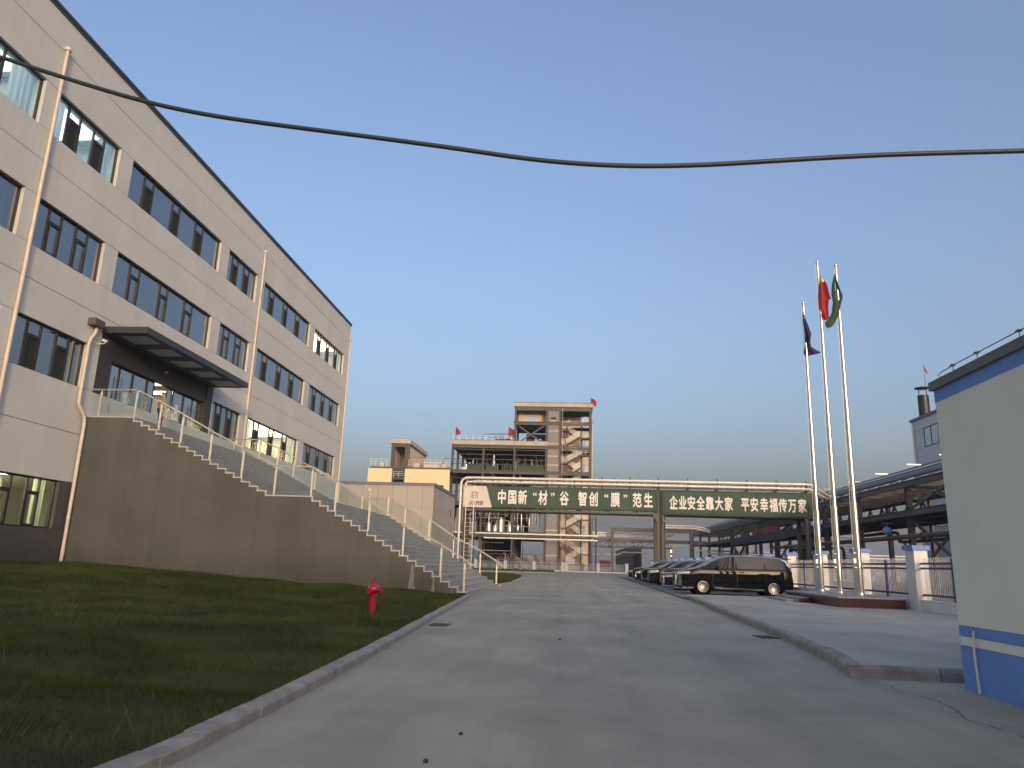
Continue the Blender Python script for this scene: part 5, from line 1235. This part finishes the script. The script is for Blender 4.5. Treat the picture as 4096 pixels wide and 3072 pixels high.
MB().add(vs, [(j*15+i, j*15+i+1, (j+1)*15+i+1, (j+1)*15+i) for j in range(6) for i in range(14)]).build('tarpaulin', m_tarp, pb_, smooth=True)
# long low pipes in front of the factory
lp = thing('low_pipe_bridge', 'pair of long cream pipes on slim poles in front of the process building', 'pipes', (-8, 129, 0))
q = MB(); q.bar((-21, 129, 6.04), (4.3, 129, 6.06), .18, .2); q.build('pipe', m_pipew, lp); q = MB(); q.bar((-15, 129, 5.25), (4.3, 129, 5.32), .18, .2); q.build('pipe', m_pipew, lp)
for x in (-20.3, -8.2, 4.28, 3.6):
    q = MB(); z1 = 9.2 if x > 3 else 6.0; q.cyl((x, 129.2, 0), (x, 129.2, z1), .15 if x > 4 else .08, n=10)
    q.build('pole', m_dsteel, lp)
q = MB()
for z in (5.25, 6.0): q.box(4.1, 4.55, 128.85, 129.05, z-.12, z+.12)
q.build('junction_box', m_white, lp)
for x, z0, z1, lb, w2 in ((-21.3, 22.6, 25.3, 'small red flag on the left corner of the process building roof', .85), (-11.55, 22.6, 25.4, 'large red flag on the process building roof beside the tower', 1.3), (3.35, 29.8, 31.2, 'red flag on the right top corner of the tower', 1.0)):
    tg = thing('roof_flag', lb, 'flag', (x, FY+.5, z0), 'red flags on the process building')
    MB().cyl((x, FY+.5, z0), (x, FY+.5, z1), .035, n=6).build('pole', m_girder, tg)
    vs = []
    for i in range(9):
        for j in range(5):
            u, v = i/8, j/4; hh = 1.75 if x < -10 else 1.35
            xx = x+w2*u; zz = z1-.1-hh*v*(1-.25*u)-(.75*u if x > -20 else .9*u*(1-v)); vs.append((xx, FY+.5+.15*math.sin(u*7+v*2), zz))
    fo = MB().add(vs, [(i*5+j, i*5+j+1, (i+1)*5+j+1, (i+1)*5+j) for i in range(8) for j in range(4)]).build('cloth', m_red, tg, smooth=True)

# ------------------------------------------------------------------ cream clad hall with stair head
yh = thing('cream_hall', 'cream clad hall with a concrete stair head and roof fans beside the process building', 'building', (-28, 132, 0))
YY = 126.0
q = MB(); q.box(-35.35, -31.1, YY, YY+.2, 0, 16.45)
q.add([(-28.82, YY, 0), (-20.95, YY, 0), (-20.95, YY, 12.6), (-20.95, YY, 16.45), (-28.82, YY, 16.45)], [(0,1,2,3,4)]); q.box(-28.82, -20.95, YY+.01, YY+.2, 0, 16.45); q.box(-35.35, -35.15, YY+.2, YY+22, 0, 16.45)
q.build('cladding', m_yel, yh)
q = MB(); q.box(-35.1, -21, YY+.25, YY+22, 16.3, 16.46); q.box(-35.0, -20.9, YY-.02, YY+.24, 16.47, 16.75); q.build('roof_edge', m_girder, yh)
q = MB(); q.box(-31.0, -28.9, YY+1.2, YY+1.4, 0, 16.2); q.build('recess_wall', m_inside, yh)
q = MB()
for x in (-31.0, -28.9): q.box(x-.15, x+.15, YY+.1, YY+.4, 0, 21)
q.box(-30.8, -29.0, YY+.15, YY+.4, 14.6, 14.95); q.box(-30.8, -29.0, YY+.15, YY+.4, 16.1, 16.6); q.box(-31.2, -28.6, YY+.2, YY+.5, 20.3, 20.86)
q.box(-31.5, -31.1, YY+.1, YY+.5, 16.76, 20.86); q.box(-28.7, -28.25, YY+.1, YY+.5, 16.76, 20.86); q.box(-31.5, -28.25, YY+.5, YY+15, 20.5, 20.85)
q.build('frame', m_girder, yh)
q = MB(); q.box(-31.3, -31.1, YY+.6, YY+15, 16.76, 20.5); q.box(-28.5, -28.3, YY+.6, YY+15, 16.76, 20.5); q.box(-31.1, -28.5, YY+6, YY+6.2, 16.76, 20.5); q.build('stair_head_wall', m_plaster, yh)
q = MB(); q.box(-31.75, -28.15, YY-.1, YY+16, 20.87, 21.6); q.build('stair_head_parapet', m_conc, yh)
q = MB()
for a, b in ((-35.0, -31.6), (-28.3, -21)):
    for x in np.arange(a, b, .95): q.box(x-.025, x+.025, YY-.02, YY+.03, 16.76, 18.1)
    for z in (17.2, 17.65, 18.08): q.box(a, b, YY-.01, YY+.02, z-.02, z+.02)
for z in (14.99+.35, 15.3+.35, 15.6+.35): q.box(-30.8, -29.0, YY+.2, YY+.24, z-.03, z+.03)
for x in (-30.8, -29.95, -29.05): q.box(x-.03, x+.03, YY+.2, YY+.24, 14.96, 15.98)
q.build('guard_rail', m_white, yh)
for x in (-33.1, -26.9, -22.1):
    q = MB(); q.prism([(-.45,0),(.45,0),(.45,.45),(.28,.7),(-.28,.7),(-.45,.45)], 'y', YY+.4, YY+1.2); q.v = [(v[0]+x, v[1], v[2]+16.8) for v in q.v]; q.build('roof_fan', m_plaster, yh)
q = MB(); q.box(-26.6, -23.6, YY+5, YY+14, 16.5, 18.0); q.build('roof_plant', m_plaster, yh); q = MB(); q.box(-26.8, -23.4, YY+4.8, YY+14.2, 18.01, 18.4); q.build('plant_parapet', m_conc, yh)
q = MB(); q.box(-22.95, -21.95, YY-.03, YY, 12.9, 13.75); q.build('opening', m_black, yh)
q = MB(); q.tube([(-22.6, YY+2, 16.8), (-22.6, YY+2, 18.2), (-22.3, YY+2, 18.6), (-21.5, YY+2, 18.65), (-19.5, YY+4, 18.5)], .09, 6); q.build('roof_pipe', m_coping, yh)

# ------------------------------------------------------------------ white factory with vent stack on the right
wf = thing('white_factory', 'white panelled factory block with a blue roof line and dark vent stack', 'building', (48, 74, 0))
q = MB(); q.box(40.06, 60, 55, 89.2, 0, 18.75)
q.build('core', m_groove, wf)
q = MB(); ye = [55, 59.3, 62.6, 65.9, 69.2, 72.5, 75.8, 79.1, 83.1, 86.45, 89.2]; ze = [0, 3.0, 6.2, 9.3, 12.4, 15.4, 17.6, 18.75]
for a, b in zip(ye[:-1], ye[1:]):
    for c, d in zip(ze[:-1], ze[1:]):
        if 15.4 <= c < 17 and a > 80 and a < 84: continue
        q.box(40, 40.07, a+.02, b-.02, c+.02, d-.02)
q.box(40, 60, 89.21, 89.25, 0, 18.74); q.build('wall', m_white, wf)
q = MB(); q.box(39.85, 60, 55, 89.4, 18.76, 19.05); q.build('roof_band', m_band, wf)
q = MB(); q.box(40.02, 40.04, 83.1, 86.45, 15.42, 17.6); w3 = q.build('window', m_pane, wf)
q = MB(); q.box(39.98, 40.06, 84.75, 84.83, 15.42, 17.6); q.box(39.98, 40.06, 83.1, 83.18, 15.42, 17.6); q.box(39.98, 40.06, 86.37, 86.45, 15.42, 17.6); q.box(39.98, 40.06, 83.1, 86.45, 15.42, 15.5); q.box(39.98, 40.06, 83.1, 86.45, 17.52, 17.6); q.build('frame', m_frame, w3)
q = MB(); q.cyl((39.85, 88.7, 0), (39.85, 88.7, 18.3), .12, n=10); q.build('downpipe', m_pipew, wf, smooth=True)
q = MB(); q.cyl((41.0, 87.9, 18.9), (41.0, 87.9, 21.75), .60, n=24); sk = q.build('vent_stack', m_black, wf, smooth=True)
q = MB(); q.cyl((41.0, 87.9, 22.62), (41.0, 87.9, 22.68), .85, n=28); q.cyl((41.0, 87.9, 22.68), (41.0, 87.9, 22.85), .85, .1, n=28)
for a in range(4): q.cyl((41.0+.55*math.cos(a*1.57+.4), 87.9+.55*math.sin(a*1.57+.4), 21.7), (41.0+.55*math.cos(a*1.57+.4), 87.9+.55*math.sin(a*1.57+.4), 22.64), .03, n=6)
q.build('rain_cap', m_black, sk)
tf = thing('roof_flag', 'tiny red flag on a thin mast behind the dark vent stack', 'flag', (42.4, 90, 19)); MB().cyl((42.4, 90, 19), (42.4, 90, 26.2), .025, n=6).build('pole', m_girder, tf); MB().add([(42.4,90,26.0),(42.75,90.1,25.5),(42.9,90.1,24.9),(42.5,90,25.2)], [(0,1,2,3)]).build('cloth', m_red, tf)
# ribbed cooling hall
rh = thing('ribbed_hall', 'white horizontally ribbed hall seen between the rack columns', 'building', (39, 112, 0))
q = MB(); n = 16
for k in range(n): z = k*.4; q.prism([(110.0, z), (109.88, z+.2), (110.0, z+.39), (110.3, z+.39), (110.3, z)], 'x', 35.0, 41.5)
for v in q.v: pass
q.v = [(v[0], v[1], v[2]) for v in q.v]; q.build('ribbed_wall', m_white, rh)
q = MB(); q.box(35.1, 41.4, 110.31, 118, 0, 6.3); q.build('core', m_coping, rh); q = MB(); q.box(36.5, 38.6, 110.4, 112, 6.3, 6.7); q.build('roof_box', m_girder, rh)
q = MB(); q.tube([(30.5, 108, 0), (30.5, 108, 3.6), (30.7, 108, 4.1), (31.2, 108, 4.2), (33, 108, 4.2)], .18, 8)
tag(q.build('bent_pipe', m_girder, org=(30.5, 108, 0), smooth=True), 'brown bent pipe standing behind the dark pipe rack', 'pipe')
# low pipework behind the rack
lw = thing('yard_pipework', 'pale low pipes and cross braced frames behind the dark pipe rack', 'pipework', (40, 140, 0))
q = MB()
for z, y in ((3.9, 139), (3.2, 141), (4.5, 143), (2.6, 138)): q.cyl((24, y, z), (70, y, z), .14, n=8)
q.build('pipe', m_pipew, lw); q = MB()
for x in np.arange(25, 70, 4.0): q.box(x-.12, x+.12, 139.9, 140.1, 0, 4.6); q.bar((x, 140, 0.6), (x+4, 140, 3.9), .12, .12); q.bar((x, 140, 3.9), (x+4, 140, .6), .12, .12)
q.box(24, 70, 139.9, 140.1, 2.0, 2.15); q.build('frame', m_coping, lw)
q = MB()
for x in np.arange(26, 64, 2.3): q.cyl((x, 146, 0), (x, 146, 1.2+1.6*((x*7) % 3)/3), .35, n=10)
q.build('vessel', m_tank, lw)

# ------------------------------------------------------------------ far fence across the road end
ff = thing('boundary_fence', 'distant white picket fence with blue rails across the far end of the road', 'fence', (0, 126, 0))
PX = [-26.5, -20.8, -15.8, -10.8, -6.05, -1.0, 4.55, 9.2]
for x in PX:
    for s in (-1, 1) if x == -1.0 else (0,):
        o = MB().box(x+s*.30-.27, x+s*.30+.27, 125.75, 126.25, 0.0, 1.55).build('pillar', m_white, ff); MB().box(x+s*.30-.33, x+s*.30+.33, 125.68, 126.32, 1.55, 1.68).build('cap', m_bluel, o)
MB().box(-26, 14, 125.9, 126.1, 0, .22).build('base_wall', m_white, ff)
for a, b_ in zip(PX[:-1], PX[1:]):
    k = MB(); x = a+.4
    while x < b_-.38: k.box(x-.025, x+.025, 125.97, 126.0, .24, 1.42); x += .155
    k.build('picket_panel', m_white, ff)
    k = MB()
    for z in (.34, 1.08, 1.22): k.box(a+.32, b_-.32, 125.93, 125.965, z-.025, z+.025)
    k.box((a+b_)/2-.05, (a+b_)/2+.05, 125.92, 126.02, .22, 1.45); k.build('rail', m_navy, ff)
nb = thing('notice_board', 'white notice board with pale frame behind the far fence', 'sign', (-.03, 127, 0))
q = MB(); q.box(-.7, .66, 126.6, 126.64, 1.0, 2.15); q.build('panel', m_bannerw, nb)
q = MB(); q.box(-.76, -.70, 126.58, 126.66, 0, 2.2); q.box(.66, .72, 126.58, 126.66, 0, 2.2); q.box(-.70, .66, 126.58, 126.66, 2.15, 2.21); q.box(-.70, .66, 126.58, 126.66, .94, 1.0); q.build('frame', m_pipew, nb)
q = MB()
for z, x0, x1 in ((1.95, -.2, .5), (1.7, -.3, .2), (1.5, .1, .5), (1.15, -.4, .45)): q.box(x0, x1, 126.59, 126.6, z-.025, z+.025)
q.build('printed_line', m_red, nb)
q = MB(); q.lathe((-10.8, 118, .05), [(.09,0),(.09,.62),(.11,.64),(.11,.8),(.05,.86)], 10); tag(q.build('marker_post', m_yellow, org=(-10.8, 118, .05)), 'short yellow marker post on the grass by the far fence', 'post')
q = MB(); q.box(-7.3, -7.0, 109, 109.2, .1, .5); q.box(-7.36, -6.94, 108.97, 109.23, .5, .56); tag(q.build('meter_box', M('orange_box', (.45,.16,.08), .7), org=(-7.15, 109, .1)), 'small orange box standing on the far grass strip', 'box')
rt = thing('red_tank', 'rust red horizontal tank behind the far fence', 'tank', (6.0, 133, 0)); q = MB(); q.cyl((5.0, 133, 1.35), (6.9, 133, 1.35), .75, n=18); q.build('drum', M('rust_red', (.12,.03,.022), .7), rt, smooth=True); q = MB(); q.box(5.2, 5.4, 132.5, 133.5, 0, .8); q.box(6.5, 6.7, 132.5, 133.5, 0, .8); q.build('saddle', m_girder, rt)
pw = thing('service_pole', 'slender dark pole standing on the grass beyond the stairs', 'pole', (-10.3, 76.6, 0)); MB().cyl((-9.65, 74.6, 0), (-9.65, 74.6, 6.2), .07, n=8).build('shaft', m_dsteel, pw)
sl_ = thing('signal_light', 'small post with glowing orange lamps behind the parked cars', 'lamp', (12.4, 95, 0)); MB().cyl((12.4, 95, 0), (12.4, 95, 3.9), .05, n=8).build('post', m_dsteel, sl_)
q = MB(); q.cyl((12.4, 94.93, 3.0), (12.4, 94.93, 3.35), .07, n=8); q.cyl((12.4, 94.93, 2.55), (12.4, 94.93, 2.65), .07, n=8); q.build('lamp', m_lampred, sl_)

# ------------------------------------------------------------------ people
def skinned(name, verts, edges, radii, mat, parent, root=0, sub=2):
    me = bpy.data.meshes.new(name); me.from_pydata(verts, edges, []); o = bpy.data.objects.new(name, me); COL.objects.link(o)
    o.modifiers.new('skin', 'SKIN'); sv = me.skin_vertices
    if not len(sv): return None
    for i, r in enumerate(radii): sv[0].data[i].radius = (r, r) if not isinstance(r, tuple) else r; sv[0].data[i].use_root = (i == root)
    s = o.modifiers.new('sub', 'SUBSURF'); s.levels = sub; s.render_levels = sub
    bpy.context.view_layer.update()
    m2 = bpy.data.meshes.new_from_object(o.evaluated_get(bpy.context.evaluated_depsgraph_get()))
    bpy.data.objects.remove(o); m2.name = name
    m2.materials.clear(); m2.materials.append(mat); m2.polygons.foreach_set('use_smooth', [True]*len(m2.polygons))
    ob = bpy.data.objects.new(name, m2); COL.objects.link(ob)
    if parent: ob.parent = parent; ORG[ob.name] = ORG[parent.name]
    return ob
def person(label, loc, face, jacket, trousers, h=1.68, stride=.10):
    """standing or walking figure, local x = facing direction"""
    t = thing('person', label, 'person', loc); t.rotation_euler = (0, 0, face); k = h/1.70
    S = lambda L_: [(x*k, y*k, z*k) for x, y, z in L_]
    V_ = S([(0,0,.92),(0,0,1.10),(0,0,1.32),(0,0,1.44),(.01,0,1.52),(.02,0,1.60),(.015,0,1.68),
        (0,.09,.88),(stride*.4,.095,.48),(stride,.095,.07),(stride+.13,.10,.03),
        (0,-.09,.88),(-stride*.2,-.095,.48),(-stride,-.095,.08),(-stride+.12,-.10,.03),
        (0,.17,1.38),(-.02,.22,1.12),(.08,.22,.90),(.12,.215,.82),
        (0,-.17,1.38),(.02,-.22,1.12),(.12,-.20,.92),(.17,-.19,.85)])
    E_ = [(0,1),(1,2),(2,3),(3,4),(4,5),(5,6),(0,7),(7,8),(8,9),(9,10),(0,11),(11,12),(12,13),(13,14),(2,15),(15,16),(16,17),(17,18),(2,19),(19,20),(20,21),(21,22)]
    r_ = [.11,.11,.12,.055,.06,.085,.06,.085,.058,.04,.03,.085,.058,.04,.03,.055,.042,.034,.03,.055,.042,.034,.03]
    b = skinned('body', V_, E_, [q*k for q in r_], m_skin, t)
    skinned('jacket', V_[:4]+V_[15:18]+V_[19:22], [(0,1),(1,2),(2,3),(2,4),(4,5),(5,6),(2,7),(7,8),(8,9)], [q*k for q in (.15,.145,.155,.07,.075,.062,.052,.075,.062,.052)], jacket, t)
    skinned('trousers', [V_[0]]+V_[7:10]+V_[11:14], [(0,1),(1,2),(2,3),(0,4),(4,5),(5,6)], [q*k for q in (.125,.105,.078,.06,.105,.078,.06)], trousers, t)
    skinned('hair', S([(-.015,0,1.655),(-.02,0,1.60),(-.045,0,1.55)]), [(0,1),(1,2)], [.085*k,.088*k,.05*k], m_hair, t)
    q = MB()
    for s in (-1, 1):
        for (x, y, z) in [(stride, .095, .03) if s > 0 else (-stride, -.095, .03)]: q.box((x-.08)*k, (x+.19)*k, (y-.045)*k, (y+.045)*k, 0, .075*k)
    q.build('shoes', m_black, t, org=(0,0,0))
    q = MB(); q.box(.085*k, .098*k, -.035*k, -.02*k, 1.61*k, 1.62*k); q.box(.085*k, .098*k, .02*k, .035*k, 1.61*k, 1.62*k); q.box(.09*k, .118*k, -.01*k, .01*k, 1.575*k, 1.605*k); q.box(.082*k, .094*k, -.022*k, .022*k, 1.548*k, 1.555*k); q.build('face_features', m_hair, t, org=(0,0,0))
    return t
person('person in khaki jacket and dark trousers walking on the landing before the glass doors', (-16.75, 28.35, ZL), R(60), m_vest, m_trou, 1.66, .12)
person('person seen dimly standing behind a top floor window, head and shoulders only', (-18.95, 41.6, 13.97), R(0), m_navyc, m_trou, 1.70, .0)
person('person in dark clothes standing behind the far picket fence near the notice board', (2.05, 127.4, 0), R(-90), m_navyc, m_trou, 1.68, .03)

# ------------------------------------------------------------------ evening haze
hz = MB().box(-2600, 2600, -500, 4200, -1.2, 125).build('haze', bpy.data.materials.new('haze_air')); hz['kind'] = 'stuff'
hm = hz.data.materials[0]; hm.use_nodes = True; hn = hm.node_tree; hn.nodes.remove(hn.nodes['Principled BSDF'])
pv_ = hn.nodes.new('ShaderNodeVolumePrincipled'); pv_.inputs['Color'].default_value = (0.80, 0.84, 0.90, 1); pv_.inputs['Density'].default_value = 0.00035; pv_.inputs['Anisotropy'].default_value = 0.1
hn.links.new(pv_.outputs[0], hn.nodes['Material Output'].inputs['Volume'])

# ------------------------------------------------------------------ every separate piece becomes an object of its own
def split_pieces(o):
    me = o.data; nv, ne = len(me.vertices), len(me.edges)
    if nv == 0 or nv > 60000: return
    co = np.empty(nv*3, np.float32); me.vertices.foreach_get('co', co); co = co.reshape(-1, 3)
    ed = np.empty(ne*2, np.int32); me.edges.foreach_get('vertices', ed); ed = ed.reshape(-1, 2)
    par = np.arange(nv)
    def comp(n, a, b):
        p = np.arange(n)
        while True:
            pa, pb = p[a], p[b]; lo, hi = np.minimum(pa, pb), np.maximum(pa, pb); m = lo != hi
            if not m.any(): return p
            np.minimum.at(p, hi[m], lo[m])
            while True:
                pp = p[p]
                if (pp == p).all(): break
                p = pp
    roots, isl = np.unique(comp(nv, ed[:, 0], ed[:, 1]), return_inverse=True); k = len(roots)
    if k < 2 or k > 1500: return
    lo = np.full((k, 3), np.inf); hi = np.full((k, 3), -np.inf); np.minimum.at(lo, isl, co); np.maximum.at(hi, isl, co)
    size = (hi-lo).max(1); gap = np.maximum(0, np.maximum(lo[:, None]-hi[None], lo[None]-hi[:, None]))
    near = np.sqrt((gap**2).sum(2)) <= np.maximum(0.02, 0.5*np.maximum(size[:, None], size[None]))
    a, b = np.nonzero(np.triu(near, 1)); first, piece = np.unique(comp(k, a, b), return_inverse=True)
    if len(first) < 2 or len(first) > 60: return
    pv = piece[isl]
    loops = np.empty(len(me.loops), np.int32); me.loops.foreach_get('vertex_index', loops)
    st_ = np.empty(len(me.polygons), np.int32); tot = np.empty(len(me.polygons), np.int32); mi = np.empty(len(me.polygons), np.int32); sm = np.empty(len(me.polygons), bool)
    me.polygons.foreach_get('loop_start', st_); me.polygons.foreach_get('loop_total', tot); me.polygons.foreach_get('material_index', mi); me.polygons.foreach_get('use_smooth', sm)
    pf = pv[loops[st_]]
    name = me.name.split('.')[0]
    for p in range(len(first)):
        idx = np.nonzero(pv == p)[0]; mp = -np.ones(nv, int); mp[idx] = np.arange(len(idx)); fi = np.nonzero(pf == p)[0]
        m2 = bpy.data.meshes.new(name); m2.from_pydata([tuple(c) for c in co[idx].astype(float)], [], [[int(mp[v]) for v in loops[st_[f]:st_[f]+tot[f]]] for f in fi])
        for m in me.materials: m2.materials.append(m)
        if len(fi): m2.polygons.foreach_set('material_index', mi[fi]); m2.polygons.foreach_set('use_smooth', sm[fi])
        if sm.any():
            try: m2.set_sharp_from_angle(angle=R(40))
            except Exception: pass
        m2.update()
        if p == 0: o.data = m2
        else:
            c = bpy.data.objects.new(name, m2); COL.objects.link(c); c.parent = o.parent; c.location = o.location; c.rotation_euler = o.rotation_euler
for o in list(COL.objects):
    if o.type == 'MESH' and o.parent and not o.modifiers: split_pieces(o)
